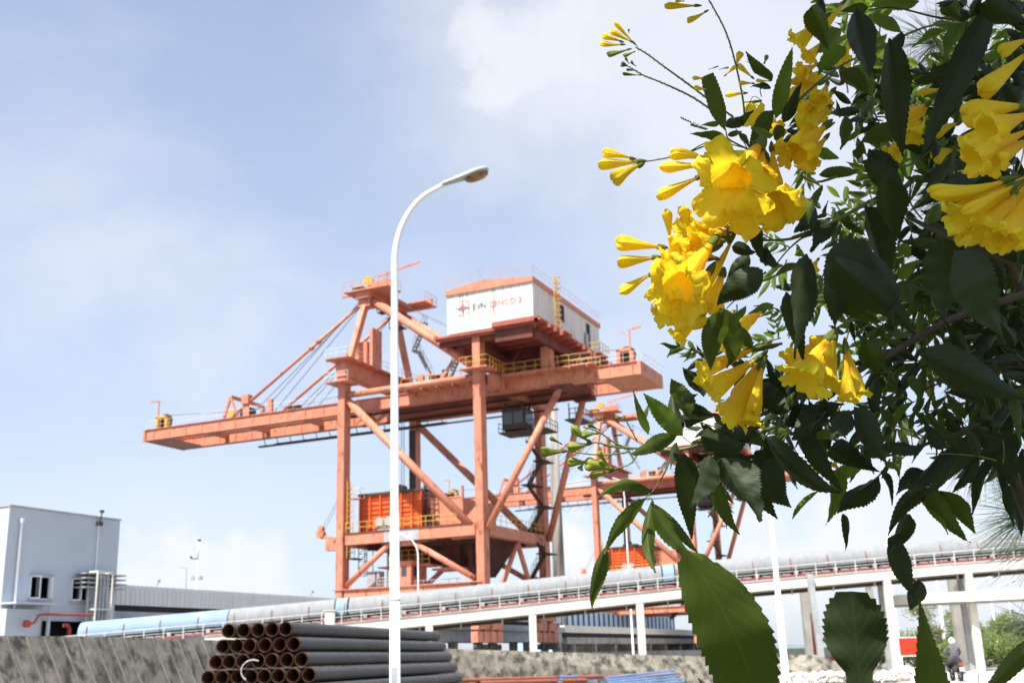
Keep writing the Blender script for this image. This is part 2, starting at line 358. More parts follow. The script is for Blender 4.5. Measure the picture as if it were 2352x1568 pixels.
        for k, (t, b) in enumerate((((-.3, AP+.6), -14.6), ((-.1, AP+.4), -13.0), ((0, AP+.8), -16.6))):
            mb.tube((t[0], v+.3+k*.25, t[1]), (b, v+.3+k*.25, 29.9), .045, 5)
        mb.path([(-28.6, v+.7, 31.4), (-18, v+.7, 30.7), (-9, v+.7, 30.4), (0, v+.7, 31)], .04, 4); mb.path([(17, v+.7, 31.5), (30, v+.7, 31.5)], .035, 4); mb.path([(3, v, AP-.5), (15, v+1, 34.0)], .03, 4)
        B(mb, 'hoist_rope', CABLE)
    mb = MB(); stair(mb, (1.6, vB+2.6, 37.2), (3.6, vB+2.6, 33.4), .7, (0,1,0)); stair(mb, (3.2, vB+1.6, 40.2), (1.4, vB+2.0, 37.2), .7, (0,1,0))
    mb.box((1, vB+2, 37.1), (1.8, vB+3.2, 37.2)); B(mb, 'stair', GREYM)
    # rear support struts
    for v0, v1 in ((0, vA), (Wd, vB)):
        B(MB().tube((G+.6, v0, 13.9), (23.4, v1, 28.4), .36, 14), 'strut', smooth=True)
    B(MB().box((22.4, vA-.6, 27.9), (24.6, vA+.6, 28.33)).box((22.4, vB-.6, 27.9), (24.6, vB+.6, 28.33)).box((22.6, vA, 28.34), (24.4, vB, 29.0)), 'strut_seat', BRN)
    # machinery house on its platform
    hu0, hu1, hv0, hv1, hz0, hz1 = 12.7, 22.5, -.1, 19.2, 34.2, 38.75
    mb = MB().box((11.6, -1.1, 33.55), (23.2, 21, 33.75)).box((11.6, -1.1, 33.75), (11.9, 21, 33.95))
    for k in range(14): mb.box((11.7, -.9+k*1.6, 33.3), (23.1, -.75+k*1.6, 33.55))
    mb.box((18.5, -1.6, 33.75), (23.6, -1.1, 34.25)).box((23.2, -1.6, 33.75), (23.9, 21, 34.0))
    for k in range(13): mb.box((22.6, 0+k*1.6, 33.3), (24.3, .22+k*1.6, 33.75))
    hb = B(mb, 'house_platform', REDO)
    B(MB().box((11.9, -.5, 32.8), (22.9, -.1, 33.3)).box((18.6, -1.0, 32.3), (22.7, -.7, 33.5)).box((22.5, -.7, 32.3), (22.9, 20, 33.4)).box((12, 6, 32.4), (22.5, 6.5, 33.3)).box((12, 14, 32.4), (22.5, 14.5, 33.3)).box((15.8, -.1, 32.5), (16.6, 20, 33.2)), 'platform_girder', BRN)
    mb = MB().box((hu0, hv0, hz0), (hu1, hv1, hz1))
    hs = B(mb, 'machinery_house', HOUSE)
    mb = MB()
    for k in range(21): x = hu0+.25+k*.47; mb.box((x, hv0-.035, hz0), (x+.06, hv0-.004, hz1))
    for k in range(40): y = hv0+.25+k*.48; mb.box((hu1+.004, y, hz0), (hu1+.035, y+.06, hz1))
    mb.build('cladding_rib', HOUSE, hs)
    mid = (hu0+hu1)/2-.9
    x0, x1, y0, y1 = hu0-.15, hu1+.15, hv0-.2, hv1+.2
    vs = []
    for y in (y0, y1): vs += [(x0,y,hz1-.35),(x1,y,hz1-.35),(x1,y,hz1+.18),(mid,y,hz1+.75),(x0,y,hz1+.18)]
    mb = MB().add(vs, [(0,1,2,3,4),(5,9,8,7,6),(0,5,6,1),(1,6,7,2),(2,7,8,3),(3,8,9,4),(4,9,5,0)])
    mb.build('roof', ORG, hs)
    mb = MB()
    mb.box((hu1+.04, 7.2, 36.2), (hu1+.1, 8.2, 38.0)).box((hu1+.04, 15.0, 34.4), (hu1+.12, 15.9, 37.9)); mb.build('opening', DARK, hs)
    mb = MB().box((hu1+.13, 14.2, 34.4), (hu1+.2, 15.2, 36.6)); mb.build('door', GREYM, hs)
    mb = MB(); railing(mb, [(x0,y0,hz1+.3),(mid,y0,hz1+.85),(x1,y0,hz1+.3),(x1,y1,hz1+.3)], 1.0, 1.1, .014); mb.build('roof_rail', ORG, hs)
    mb = MB(); ladder(mb, (hu1+.7, 4.4, 33.9), (hu1+.7, 4.4, 40.3), .8, .45, .06, (0,1,0))
    for k in range(10): mb.beam((hu1+.7, 3.95, 34.6+k*.6), (hu1+1.3, 4.4, 34.6+k*.6), .07, .07); mb.beam((hu1+1.3, 4.4, 34.6+k*.6), (hu1+.7, 4.85, 34.6+k*.6), .07, .07)
    mb.build('cage_ladder', YEL, hs)
    for ba, bb, bc in ((3.7, 6.2, 1.8), (13.7, 16.6, 2.0), (20, 22.6, 2.0)): B(MB().box((hu1+.2, ba, 33.9), (hu1+bc, bb, 34.0)), 'balcony')
    mb = MB(); railing(mb, [(hu1+.2,13.7,34),(hu1+2,13.7,34),(hu1+2,16.6,34)], 1.1, .9, .04); railing(mb, [(hu1+2,20,34),(hu1+2,22.6,34)], 1.1, .9, .04); B(mb, 'handrail', YEL)
    # lettering and emblem on the gable wall (plane v = hv0, read from -v)
    fade = mat('faded_ink', (.16,.16,.2), None, .7); fade2 = mat('faded_red_ink', (.52,.27,.25), None, .7)
    emb = mat('emblem_blue', (.14,.12,.22), (.3,.25,.3), .7, 2.); emr = mat('emblem_red', (.50,.10,.08), None, .7)
    rot = Matrix.Rotation(math.pi/2, 4, 'X')
    text_mesh('EVN', .88, 'letters', fade, hs, Matrix.Translation((15.65, hv0-.075, 36.45)) @ rot)
    text_mesh('GENCO 3', .88, 'letters', fade2, hs, Matrix.Translation((17.5, hv0-.075, 36.45)) @ rot)
    ec = Vector((14.55, hv0-.05, 36.8)); mb = MB(); n = 40; RR = .85
    def ring(mb, r0, r1, y):
        vs = []; 
        for i in range(n):
            t = 2*math.pi*i/n; vs += [ec+Vector((r0*math.cos(t), y, r0*math.sin(t))), ec+Vector((r1*math.cos(t), y, r1*math.sin(t)))]
        mb.add(vs, [(2*i, 2*i+1, (2*i+3) % (2*n), (2*i+2) % (2*n)) for i in range(n)])
    ring(mb, .80, .86, 0)
    def star(mb, R1, r1, y, rot=0):
        vs = [ec+Vector((0, y, 0))]
        for i in range(8):
            t = math.pi*i/4+rot; r = R1 if i % 2 == 0 else r1; vs.append(ec+Vector((r*math.cos(t), y, r*math.sin(t))))
        mb.add(vs, [(0, i+1, (i+1) % 8+1) for i in range(8)])
    star(mb, .84, .24, -.004); mb.build('emblem', emb, hs)
    mb = MB(); star(mb, .30, .2, -.01, math.pi/4); mb.build('emblem_core', emr, hs)
    # posts carrying the house
    B(MB().box((21.4, vA-.5, 29.72), (22.5, vA+.5, 32.6)), 'house_post'); B(MB().box((21.4, vB-.5, 29.72), (22.5, vB+.5, 32.6)), 'house_post')
    mb = MB()
    for a, b in (((22, vA, 29.8), (22, 7.65, 32.6)), ((22, vB, 29.8), (22, 7.65, 32.6)), ((16.5, vA, 30), (19, vA, 32.8))): mb.beam(a, b, .16, .16)
    B(mb, 'house_brace', BRN)
    B(MB().box((G-1.5, -1.5, 29.85), (G+1.6, 1.2, 29.97)).box((G+.6, .7, 28.4), (G+1.2, Wd, 29.6)).box((G-.4, .7, 28.6), (G+.2, Wd-.7, 29.8)), 'platform')
    mb = MB(); railing(mb, [(G-1.5,-1.5,29.97),(G+1.6,-1.5,29.97),(G+1.6,3,29.97)], 1.1, .8, .03); B(mb, 'handrail', YEL)
    mb = MB(); stair(mb, (10.8, 3.2, 29.8), (12.6, 3.2, 33.4), .7, (0,1,0)); B(mb, 'stair', GREYM)
    B(MB().box((8.4,3.6,29.8),(9.4,4.4,31.2)).box((10,3.6,29.8),(10.7,4.4,31.6)).box((7.0,3.4,29.8),(7.4,4.2,31.0)), 'winch', DRK)
    B(MB().box((7.2,3.2,29.8),(7.9,3.6,31.3)).beam((8,3.3,31.2),(10.4,3.3,31.0),.14,.14).beam((9.6,3.3,30),(12.6,3.3,33.6),.16,.3), 'winch_frame')
    # operator cab hung under the trolley track
    cb = B(MB().box((15.3, 7.2, 25.0), (17.9, 9.6, 27.3)).box((15.0, 6.9, 24.6), (18.4, 9.9, 24.75)).box((15.6, 7.3, 27.3), (15.8, 7.5, 28.0)).box((17.5, 7.3, 27.3), (17.7, 7.5, 28.0)).box((15.6, 9.3, 27.3), (15.8, 9.5, 28.0)).box((17.5, 9.3, 27.3), (17.7, 9.5, 28.0)), 'cab', DRK)
    mb = MB().box((15.45, 7.16, 25.6), (16.5, 7.2, 26.9)).box((16.65, 7.16, 25.6), (17.75, 7.2, 26.9)).box((17.9, 7.5, 25.6), (17.94, 9.3, 26.9)); mb.build('cab_window', GLASSD, cb)
    mb = MB(); railing(mb, [(15.0,6.9,24.75),(15.0,9.9,24.75)], 1.0, 1, .04)
    railing(mb, [(18.4,6.9,24.75),(20.6,6.9,24.75),(20.6,9.9,24.75)], 1.0, .7, .04); mb.box((18.4, 6.9, 24.6), (20.6, 9.9, 24.72)); railing(mb, [(21,12.5,26.6),(22.4,12.5,26.6),(22.4,16,26.6)], 1.1, .7, .05); mb.box((20.4,12.5,26.45),(22.4,16,26.6)); mb.tube((20.9,12.6,26.6),(20.9,12.6,28.4),.06,5).tube((22.3,12.6,26.6),(22.3,12.6,28.4),.06,5)
    mb.build('cab_landing', DRK, cb)
    # zigzag stair down the land-side far leg
    mb = MB(); z = 24.6; u = 18.6; k = 0
    while z > 9.5:
        du = 1.5 if k % 2 == 0 else -1.5
        stair(mb, (16.6-(du/2), Wd-2.8, z), (16.6+(du/2), Wd-2.8, z-2.3), .6, (0,1,0)); z -= 2.5; k += 1
        mb.box((16.6+du/2-.7, Wd-3.4, z+.1), (16.6+du/2+.7, Wd-.6, z+.22))
    B(mb, 'stair', DRK)
    # hopper between the legs
    hp = MB()
    hp.box((.2, 3.0, 15.0), (7.9, 3.12, 18.7)).box((.2, 12.2, 15.0), (7.9, 12.32, 18.7)).box((.2, 3.12, 15.0), (.32, 12.2, 18.7)).box((7.78, 3.12, 15.0), (7.9, 12.2, 18.7))
    for k in range(7):
        u = .2+k*1.28; u = min(u, 7.75); hp.box((u, 2.75, 14.9), (u+.14, 3.0, 18.75)); hp.box((.2+k*0, 2.9, 15.2+k*.5), (7.9, 3.0, 15.26+k*.5))
        hp.box((7.9, 3.2+k*1.4, 14.9), (8.15, 3.35+k*1.4, 18.75))
    h0 = B(hp, 'hopper', ORG2)
    MB().box((.1, 2.7, 18.7), (8.2, 3.1, 18.95)).box((7.8, 3.1, 18.7), (8.2, 12.3, 18.95)).box((.1,12.1,18.7),(8.2,12.5,18.95)).box((.1,3.1,18.7),(.4,12.1,18.95)).build('rim', DRK, h0)
    vs = [(.4,3.2,15.0),(7.7,3.2,15.0),(7.7,12.1,15.0),(.4,12.1,15.0),(3.0,6.5,11.6),(5.6,6.5,11.6),(5.6,9.0,11.6),(3.0,9.0,11.6)]
    MB().add(vs, [(0,4,5,1),(1,5,6,2),(2,6,7,3),(3,7,4,0),(4,7,6,5)]).build('chute', BRN, h0)
    mb = MB().box((8.5, 3.3, 14.5), (12.2, 3.42, 17.7)).box((12.08, 3.42, 14.5), (12.2, 11.5, 17.7)).box((8.5, 11.4, 14.5), (12.2, 11.5, 17.7)).box((12.2, 3.3, 14.4), (12.4, 3.6, 18.9)).box((8.5,3.25,17.7),(12.2,3.5,17.85)); mb.build('side_wall', ORG, h0)
    mb = MB(); ladder(mb, (8.5, 2.7, 14.5), (8.5, 2.7, 19.5), .6, .55, .06); ladder(mb, (9.2, 2.7, 14.5), (9.2, 2.7, 18.9), .5, .55, .06); mb.box((8.1, 2.8, 14.4), (8.3, 3.1, 19.2)); mb.build('ladder', DRK, h0)
    mb = MB().add([(8.6,4,14.3),(15.6,4,14.3),(15.6,11.4,14.3),(8.6,11.4,14.3),(11.2,6.5,9.8),(13.2,6.5,9.8),(13.2,9,9.8),(11.2,9,9.8)], [(0,4,5,1),(1,5,6,2),(2,6,7,3),(3,7,4,0),(4,7,6,5),(0,1,2,3)])
    mb.box((.8, 3.6, 13.0), (15.6, 3.9, 13.9)).box((.8, 11.4, 13.0), (15.6, 11.7, 13.9)).box((7.2, 4.5, 11.2), (11.4, 10.8, 13.6)).beam((12.2, 7.6, 9.9), (9.4, 7.6, 7.2), .8, .5)
    mb.box((8.4, 4.3, 11.0), (8.7, 4.6, 14)).box((12.6,4.0,10.2),(12.9,4.3,14)); mb.box((3.2,3.9,12.4),(3.5,11.4,13.9)).box((5.4,3.9,12.4),(5.7,11.4,13.9))
    mb.build('lower_chute', mat('coal_stained_steel', (.065,.028,.02), (.12,.045,.03), .8, 1.2), h0)
    # deck around the hopper, handrails
    B(MB().box((.6, -.6, 14.4), (15.4, 3.0, 14.5)).box((.6, .55, 14.2), (15.4, 3.0, 14.38)), 'hopper_deck', BRN)
    mb = MB(); railing(mb, [(.7, -.55, 14.5), (13.6, -.55, 14.5)], 1.05, .85, .035, 2)
    railing(mb, [(4.2, 2.2, 11.1), (9.0, 2.2, 11.1)], 1.5, .8, .04, 3); ladder(mb, (4.6, 2.0, 9.0), (4.6, 2.0, 12.8), .8, .5, .07)
    railing(mb, [(G+.5, .8, 14.4), (G+.5, Wd-.8, 14.4)], 1.05, 1.2, .03, 2)
    B(mb, 'handrail', YEL)
    B(MB().box((3.0, 2.0, 10.95), (9.2, 5.0, 11.08)).box((9.2, 2.4, 10.4), (12.4, 5.5, 10.6)), 'lower_deck')
    B(MB().box((5.3, -.52, 13.28), (9.3, -.503, 14.42)), 'grey_plate', GREYM)
    B(MB().box((-.43, Wd-.66, 8.9), (.43, Wd-.63, 28)), 'dark_plate', DRK)  # thin dark plate over the near face of the far sea-side leg
    # control house on the sill
    ch = B(MB().box((5.3, .9, 8.85), (7.6, 4.2, 11.2)).box((5.0,.7,11.2),(7.9,4.4,11.35)), 'control_house')
    MB().box((5.6,.86,9.9),(6.3,.9,10.9)).box((6.5,.86,9.9),(7.1,.9,10.9)).box((7.6,1.4,9.9),(7.64,2.4,10.9)).build('window', GLASSD, ch)
    B(MB().box((2.2,1.2,8.85),(3.2,2.2,10.6)).box((3.4,1.2,8.85),(3.7,2.2,10.6)), 'electric_cabinet', GREYM)
    mb = MB(); railing(mb, [(3.8,.5,8.85),(5.3,.5,8.85)], 1., .4, .035, 3); railing(mb, [(8,1.,8.85),(13.8,1.,8.85)], .5, .9, .03, 1); B(mb, 'fence', GREYM)
    B(MB().tube((4.5, -.2, 15.4), (4.5, 1.0, 15.4), .5, 16).tube((5.6, -.2, 15.4), (5.6, 1.0, 15.4), .5, 16).box((4.2,-.1,14.5),(5.9,.9,14.95)), 'cable_reel', GREYM)
    # dark lattice and small platform left, yellow cage ladder on the sea-side leg
    mb = MB()
    for k in range(2):
        for v in (1.2, 2.4): mb.tube((1.2+k*1.0, v, 10.2), (1.2+k*1.0, v, 13.2), .05, 5)
    for k in range(4): mb.beam((1.2, 1.2, 10.2+k*.75), (2.2, 1.2, 10.95+k*.75), .05, .05); mb.beam((1.2, 1.2, 10.2+k*.75), (2.2, 1.2, 10.2+k*.75), .05, .05)
    mb.box((.5,-.2,11.9),(1.5,1.6,12.0)); railing(mb, [(.6,-.2,12),(1.6,-.2,12)], 1., .4, .03); B(mb, 'lattice_frame', DRK)
    mb = MB(); lx = .75
    ladder(mb, (lx, -.1, 11.9), (lx, -.1, 20.0), .55, .4, .05, (0,1,0)); 
    for k in range(12): z = 12.6+k*.6; mb.beam((lx, -.38, z), (lx+.55, -.1, z), .06, .05); mb.beam((lx+.55, -.1, z), (lx, .2, z), .06, .05)
    mb.tube((lx+.55,-.1,12.4),(lx+.55,-.1,19.6),.03,4); B(mb, 'cage_ladder', YEL)
    B(MB().box((.6,.3,18.1),(1.9,1.1,18.2)), 'landing'); mb = MB(); railing(mb, [(1.9,.3,18.2),(1.9,1.1,18.2)], 1., .8, .025); railing(mb, [(.6,.3,18.2),(1.9,.3,18.2)], 1., .6, .025); B(mb, 'landing_rail', CREAM)
    # anchor sheave sticking out on the sea side with its ropes
    B(MB().beam((-.5, 0, 14.0), (-2.7, 0, 14.4), .35, .35).tube((-2.7,-.3,14.7),(-2.7,.3,14.7),.45,14).tube((-2.7,-.25,15.3),(-2.7,.25,15.3),.3,12), 'outrigger')
    B(MB().tube((-2.6,0,15.2),(-.5,0,18.4),.025,4).tube((-2.3,0,15.0),(-.5,0,18.0),.025,4).tube((3,7,18.9),(3,7,28.2),.04,4).tube((3.3,7,18.9),(3.3,7,28.2),.04,4), 'hoist_rope', CABLE)
    B(MB().box((2.2,6.2,18.2),(4.6,7.8,19.6)).tube((3.1,6.5,19.9),(3.1,7.5,19.9),.35,12), 'grab', DRK)
    return R_
cr1 = make_crane(); tag(cr1, 'large orange ship unloader crane nearest the camera, its white machinery house in full view', 'crane', 'orange quay cranes')
fc = [c for c in cr1.children if c.name.startswith('festoon_cable')][0]
cr2 = copy_tree(cr1); cr2.location = cw(0, 76, 0)
tag(cr2, 'orange ship unloader crane farther off, partly hidden behind the leaves and yellow flowers', 'crane', 'orange quay cranes')

bpy.data.objects.remove(fc)     # only the farther crane shows its hanging cables
# ---------------------------------------------------------------- pump building on the left (front wall parallel to the gallery)
BLUE = mat('blue_grey_render', (.50,.545,.61), (.45,.495,.56), .85, .5, .3, .7, col3=(.37,.41,.47), s3=.5, lo3=.6, hi3=.8, str3=(1,1,.5))
b = empty('blue_building', CRA, RZ, label='pale blue-grey flat-roofed building at the left edge, two open casement windows', cat='building')
FU = 10.5; bv0, bv1, bz = -51.6, -42.65, 11.0
WU = FU-.25
mb = MB()
wins = [(-49.6, -48.05), (-46.35, -44.95)]   # (v0,v1) windows
wz0, wz1 = 5.75, 7.1
# wall with real openings
mb.box((WU, bv0, 4.5), (FU, bv1, wz0)).box((WU, bv0, wz1), (FU, bv1, bz))
e = [bv0, *wins[0], *wins[1], bv1]
for i in (0, 2, 4): mb.box((WU, e[i], wz0), (FU, e[i+1], wz1))
mb.box((WU, bv0, 2), (FU, -48.5, 4.5)).box((WU, -44.3, 2), (FU, bv1, 4.5)).box((FU-9, bv1-.25, 2), (WU, bv1, bz)).box((FU-9, bv0, 2), (WU, bv0+.25, bz)).box((FU-9, bv0+.25, bz-.3), (WU, bv1-.25, bz-.05)).box((FU-9, bv0+.25, 2), (FU-8.75, bv1-.25, bz))
mb.build('wall', BLUE, b)
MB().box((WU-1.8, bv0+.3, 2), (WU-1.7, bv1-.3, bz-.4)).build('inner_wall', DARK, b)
MB().box((FU-9.1, bv0-.06, bz+.003), (FU+.06, bv1+.06, bz+.1)).build('roof_edge', GREYM, b)
for (a0, a1) in wins:
    w = MB().box((FU-.12, a0, wz0), (FU-.04, a0+.05, wz1)).box((FU-.12, a1-.05, wz0), (FU-.04, a1, wz1)).box((FU-.12, a0+.05, wz1-.05), (FU-.04, a1-.05, wz1)).box((FU-.12, a0+.05, wz0), (FU-.04, a1-.05, wz0+.05)).box((FU-.12, (a0+a1)/2-.02, wz0+.05), (FU-.04, (a0+a1)/2+.02, wz1-.05))
    w.build('window', WHITE, b); w = b.children[-1] if False else [c for c in b.children if c.name.startswith('window')][-1]
    MB().box((FU-.09, a0+.5, wz0+.05), (FU-.07, (a0+a1)/2-.02, wz1-.05)).build('pane', GLASSD, w)
    for (h, dv) in ((a0+.02, .42), (a1-.02, -.16)):
        s = MB()
        q0 = Vector((FU, h, 0)); q1 = q0+Vector((.34, dv, 0))
        for z in (wz0+.04, wz1-.04): s.beam((q0.x,q0.y,z), (q1.x,q1.y,z), .035, .06)
        for qq in (q0, q1): s.beam((qq.x,qq.y,wz0+.04), (qq.x,qq.y,wz1-.04), .035, .07)
        s.build('sash', WHITE, w)
    MB().box((FU, a0-.15, wz0-.14), (FU+.16, a1+.1, wz0-.03)).box((FU, a0-.1, wz1+.03), (FU+.14, a1+.1, wz1+.1)).build('sill', GREYM, w)
mb = MB().tube((FU+.12, bv0+.85, 2), (FU+.12, bv0+.85, 10.1), .08, 10).tube((FU+.12, bv0+.85, 10.1), (FU+.12, bv0+.85, 10.35), .13, 10, .15)
mb.tube((FU+.1, -44.6, 6.9), (FU+.1, -44.6, 10.6), .04, 8)
mb.build('drain_pipe', WHITE, b)
MB().box((FU, -44.75, 10.5), (FU+.25, -44.4, 10.75)).tube((FU+.1, -44.5, 10.7), (FU+.1, -44.4, 11.4), .04, 6).box((FU+.02,-44.55,11.35),(FU+.2,-44.3,11.5)).build('camera', DRK, b)
mb = MB().box((FU+.003, bv0, 5.36), (FU+1.2, -48.55, 5.46)).box((FU+.7, -48.8, 2), (FU+.85, -48.65, 5.36)).box((FU+.003,bv0,2),(FU+.5,-49.1,5.1)); mb.build('porch', BLUE, b)
mb = MB().path([(FU+1.0,-50.4,4.25),(FU+1.0,-50.0,4.3),(FU+1.0,-49.7,4.75),(FU+1.0,-49.4,4.8),(FU+1.0,-45.6,4.85)], .07, 8).path([(FU+1.0,-47.3,2.0),(FU+1.0,-47.3,4.0),(FU+1.0,-47.45,4.2),(FU+1.0,-47.75,4.2)], .12, 10); mb.tube((FU+.85,-50.5,4.25),(FU+1.1,-50.5,4.25),.22,12)
tag(mb.build('red_fire_pipe', RED, None), 'red fire water pipe bent along the foot of the pale blue building', 'pipe'); bpy.data.objects['red_fire_pipe'].matrix_world = Matrix.Translation(CRA) @ Matrix.Rotation(RZ, 4, 'Z')
# cable rack in front of the building
r = empty('cable_rack', CRA, RZ, label='white steel cable rack standing against the blue building beside its right window', cat='cable rack')
mb = MB(); v0, v1 = -45.5, -44.2; u0 = FU+.5
for v in (v0, v1):
    for u in (u0, u0+.7): mb.beam((u, v, 2), (u, v, 7.5), .08, .08)
for z in (3.2, 5.2, 7.5):
    mb.beam((u0, v0, z), (u0, v1, z), .06, .1); mb.beam((u0+.7, v0, z), (u0+.7, v1, z), .06, .1); mb.beam((u0, v0, z), (u0+.7, v0, z), .06, .1); mb.beam((u0, v1, z), (u0+.7, v1, z), .06, .1)
mb.build('frame', CREAM, r)
mb = MB()
for k in range(4): mb.box((u0+.3, v0+.18+k*.3, 2.2), (u0+.45, v0+.36+k*.3, 7.3))
for k in range(4): mb.box((FU+.02+0*k, v0-.7, 6.5+k*.28), (FU+.9, v1+1.5, 6.58+k*.28))
mb.build('cable_tray', GREYM, r)
# ---------------------------------------------------------------- jetty gallery running out along the quay
CLAD = mat('galvanised_sheet', (.66,.66,.66), (.54,.54,.55), .5, 1.2, .3, .7, stretch=(1,3,.15))
g = empty('jetty_gallery', CRA, RZ, label='long grey corrugated gallery on a concrete deck leading away from the blue building', cat='gallery')
mb = MB().box((6.2, -42.9, 5.7), (9.4, 36, 7.0))
mb.build('cladding', CLAD, g)
mb = MB()
for k in range(175): v = -42.8+k*.45; mb.box((9.4, v, 5.7), (9.43, v+.12 if k % 5 else v+.2, 7.02))
mb.build('rib', CLAD, g)
mb = MB()
for v in (-36, -17, -1, 14): mb.tube((8, v, 7), (8, v, 7.45), .035, 5).cbox((8, v, 7.55), (.25, .3, .2))
mb.build('roof_lamp', GREYM, g)
mb = MB().box((5.8, -43.1, 4.75), (9.2, 36, 5.3)).box((5.2, -43.1, 4.6), (10.0, 36, 4.75)).box((5.6,-43.1,3.4),(9.4,36,4.6)); mb.build('deck', GREYM, g)
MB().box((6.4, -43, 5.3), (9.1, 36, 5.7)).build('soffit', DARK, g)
for v in [-40+i*9.5 for i in range(9)]:
    MB().box((6.4, v, 2), (7.2, v+.8, 3.4)).box((8.2,v,2),(9,v+.8,3.4)).build('pier', CONC, g)
g2 = empty('jetty_deck', CRA, RZ, label='low grey concrete viaduct seen under the tube conveyor, behind the pier feet', cat='viaduct')
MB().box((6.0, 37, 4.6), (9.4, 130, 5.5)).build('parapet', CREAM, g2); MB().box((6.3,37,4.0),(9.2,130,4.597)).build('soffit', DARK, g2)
MB().box((5.8, 37, 3.2), (9.7, 130, 4.0)).build('deck', CONC, g2)
for v in [40+i*8 for i in range(12)]: MB().box((6.3, v, 2), (9.3, v+.7, 3.2)).build('pier', CONC, g2)
# blue panelled shed beyond
SKYB = mat('blue_panel', (.40,.66,.95), (.45,.70,.95), .35, .5); 
sh = empty('blue_shed', CRA, RZ, label='light blue panelled building with dark posts beyond the low viaduct', cat='building')
MB().box((-3.5, 50, 2), (2.6, 108, 8.2)).build('wall', SKYB, sh)
mb = MB()
for k in range(27): mb.box((2.6, 50+k*2.2, 2), (2.64, 50.7+k*2.2, 8.0))
mb.build('post', DRK, sh)
MB().box((2.645,50,4.0),(2.7,108,4.5)).build('band', DRK, sh); MB().box((-3.7,49.8,8.2),(3.0,108.2,8.6)).build('roof', ORG, sh)
# ---------------------------------------------------------------- tube conveyor on concrete frames
TUBG = mat('grey_cover_sheet', (.275,.285,.295), (.215,.225,.235), .9, 1.0, .35, .7, stretch=(3,3,.3), col3=(.20,.20,.20), s3=1.2, lo3=.58, hi3=.75)
TUBB = mat('blue_cover_sheet', (.25,.345,.44), (.20,.29,.39), .85, .8, .35, .7)
cv = empty('tube_conveyor', label='long raised conveyor under a half-round grey cover climbing to the right on cream concrete piers', cat='conveyor')
ST = [(100, 1494), (511, 1457.5), (1010, 1410), (1596, 1347), (2158, 1297), (2560, 1266)]; DC = 65.0
pts = [P(x, y, DC) for x, y in ST]
def cpt(s):     # point at pixel column s of the front top edge of the beam
    for (a, b), (p, q_) in zip(zip(ST[:-1], ST[1:]), zip(pts[:-1], pts[1:])):
        if s <= b[0]: return p.lerp(q_, (s-a[0])/(b[0]-a[0]))
    return pts[-1]
BK = (pts[-1]-pts[0]); BK.z = 0; BK = BK.normalized(); AL = BK.copy(); BK = Vector((-BK.y, BK.x, 0)); 
if BK.y < 0: BK = -BK
Z = Vector((0, 0, 1))
sub = [cpt(x) for x in range(100, 2561, 30)]
def strip(y0, y1, z0, z1, seg=None, name=None, m=CREAM):
    mb = MB(); ps = seg or sub; vs = []
    for p in ps: vs += [p+BK*y0+Z*z0, p+BK*y1+Z*z0, p+BK*y1+Z*z1, p+BK*y0+Z*z1]
    fs = []
    for i in range(len(ps)-1):
        for j in range(4): fs.append((4*i+j, 4*i+(j+1) % 4, 4*i+4+(j+1) % 4, 4*i+4+j))
    fs += [(0,1,2,3), tuple(4*(len(ps)-1)+k for k in (3,2,1,0))]
    mb.add(vs, fs)
    return mb.build(name, m, cv)
seg2 = [cpt(x) for x in range(470, 2561, 30)]
strip(0, .3, -.56, 0, seg2, 'beam'); strip(2.5, 2.8, -.56, 0, seg2, 'beam'); strip(.3, 2.5, -.18, -.05, seg2, 'deck_slab', GREYM)
strip(-.06, .02, .02, .05, seg2, 'deck_edge', CREAM)
mb = MB()
for a_, b_ in zip(seg2[:-1], seg2[1:]): 
    mb.tube(a_+BK*1.1-Z*.72, b_+BK*1.1-Z*.72, .10, 8)
mb.build('hung_pipe', DRK, cv)
mb = MB()
for a_, b_ in zip(seg2[:-1], seg2[1:]): mb.tube(a_+BK*1.7-Z*.68, b_+BK*1.7-Z*.68, .07, 6)
mb.build('hung_pipe', DRK, cv)
x = 480
while x < 2540: p = cpt(x)+BK*.9; MB().cbox(p-Z*.72, (.07, .07, .35)).build('pipe_hanger', CREAM, cv); x += 96
mb = MB()
for a_, b_ in zip(sub[:-1], sub[1:]): mb.tube(a_+BK*.35+Z*.12, b_+BK*.35+Z*.12, .05, 8).tube(a_+BK*.5+Z*.2, b_+BK*.5+Z*.2, .03, 6)
mb.build('red_pipe', MAROON, cv)
mb = MB(); L = 0; SP = 1.15
plist = []; n = int((sub[-1]-sub[0]).length/SP)
for i in range(n+1): plist.append(cpt(100+(2560-100)*i/n))
for p in plist: mb.beam(p+BK*.12, p+BK*.12+Z*.72, .045, .045)
for a_, b_ in zip(plist[:-1], plist[1:]):
    mb.beam(a_+BK*.12+Z*.72, b_+BK*.12+Z*.72, .05, .05).beam(a_+BK*.12+Z*.40, b_+BK*.12+Z*.40, .03, .03)
mb.build('railing', mat('railing_paint', (.66,.66,.64), (.5,.5,.48), .5, 3.), cv)
mb = MB()
for i in range(n*2): 
    p = cpt(100+(2460)*i/(n*2)+5)
    if i % 4 == 0: mb.cbox(p+BK*.75+Z*.25, (.22, .2, .42))
    else: mb.cbox(p+BK*.9+Z*.28, (.5, .3, .06))
mb.build('idler_stand', IDL, cv)['kind'] = 'stuff'
mb = MB()
for i in range(n):
    p = cpt(100+(2460)*(i+.5)/n)
    if i % 3: mb.cbox(p+BK*1.1+Z*.32, (.45, .4, .22))
for a_, b_ in zip(sub[:-1], sub[1:]): mb.beam(a_+BK*1.3+Z*.38, b_+BK*1.3+Z*.38, .7, .34)
mb.build('belt', DRK, cv)
CZ, CR, CB = .78, .74, 1.35
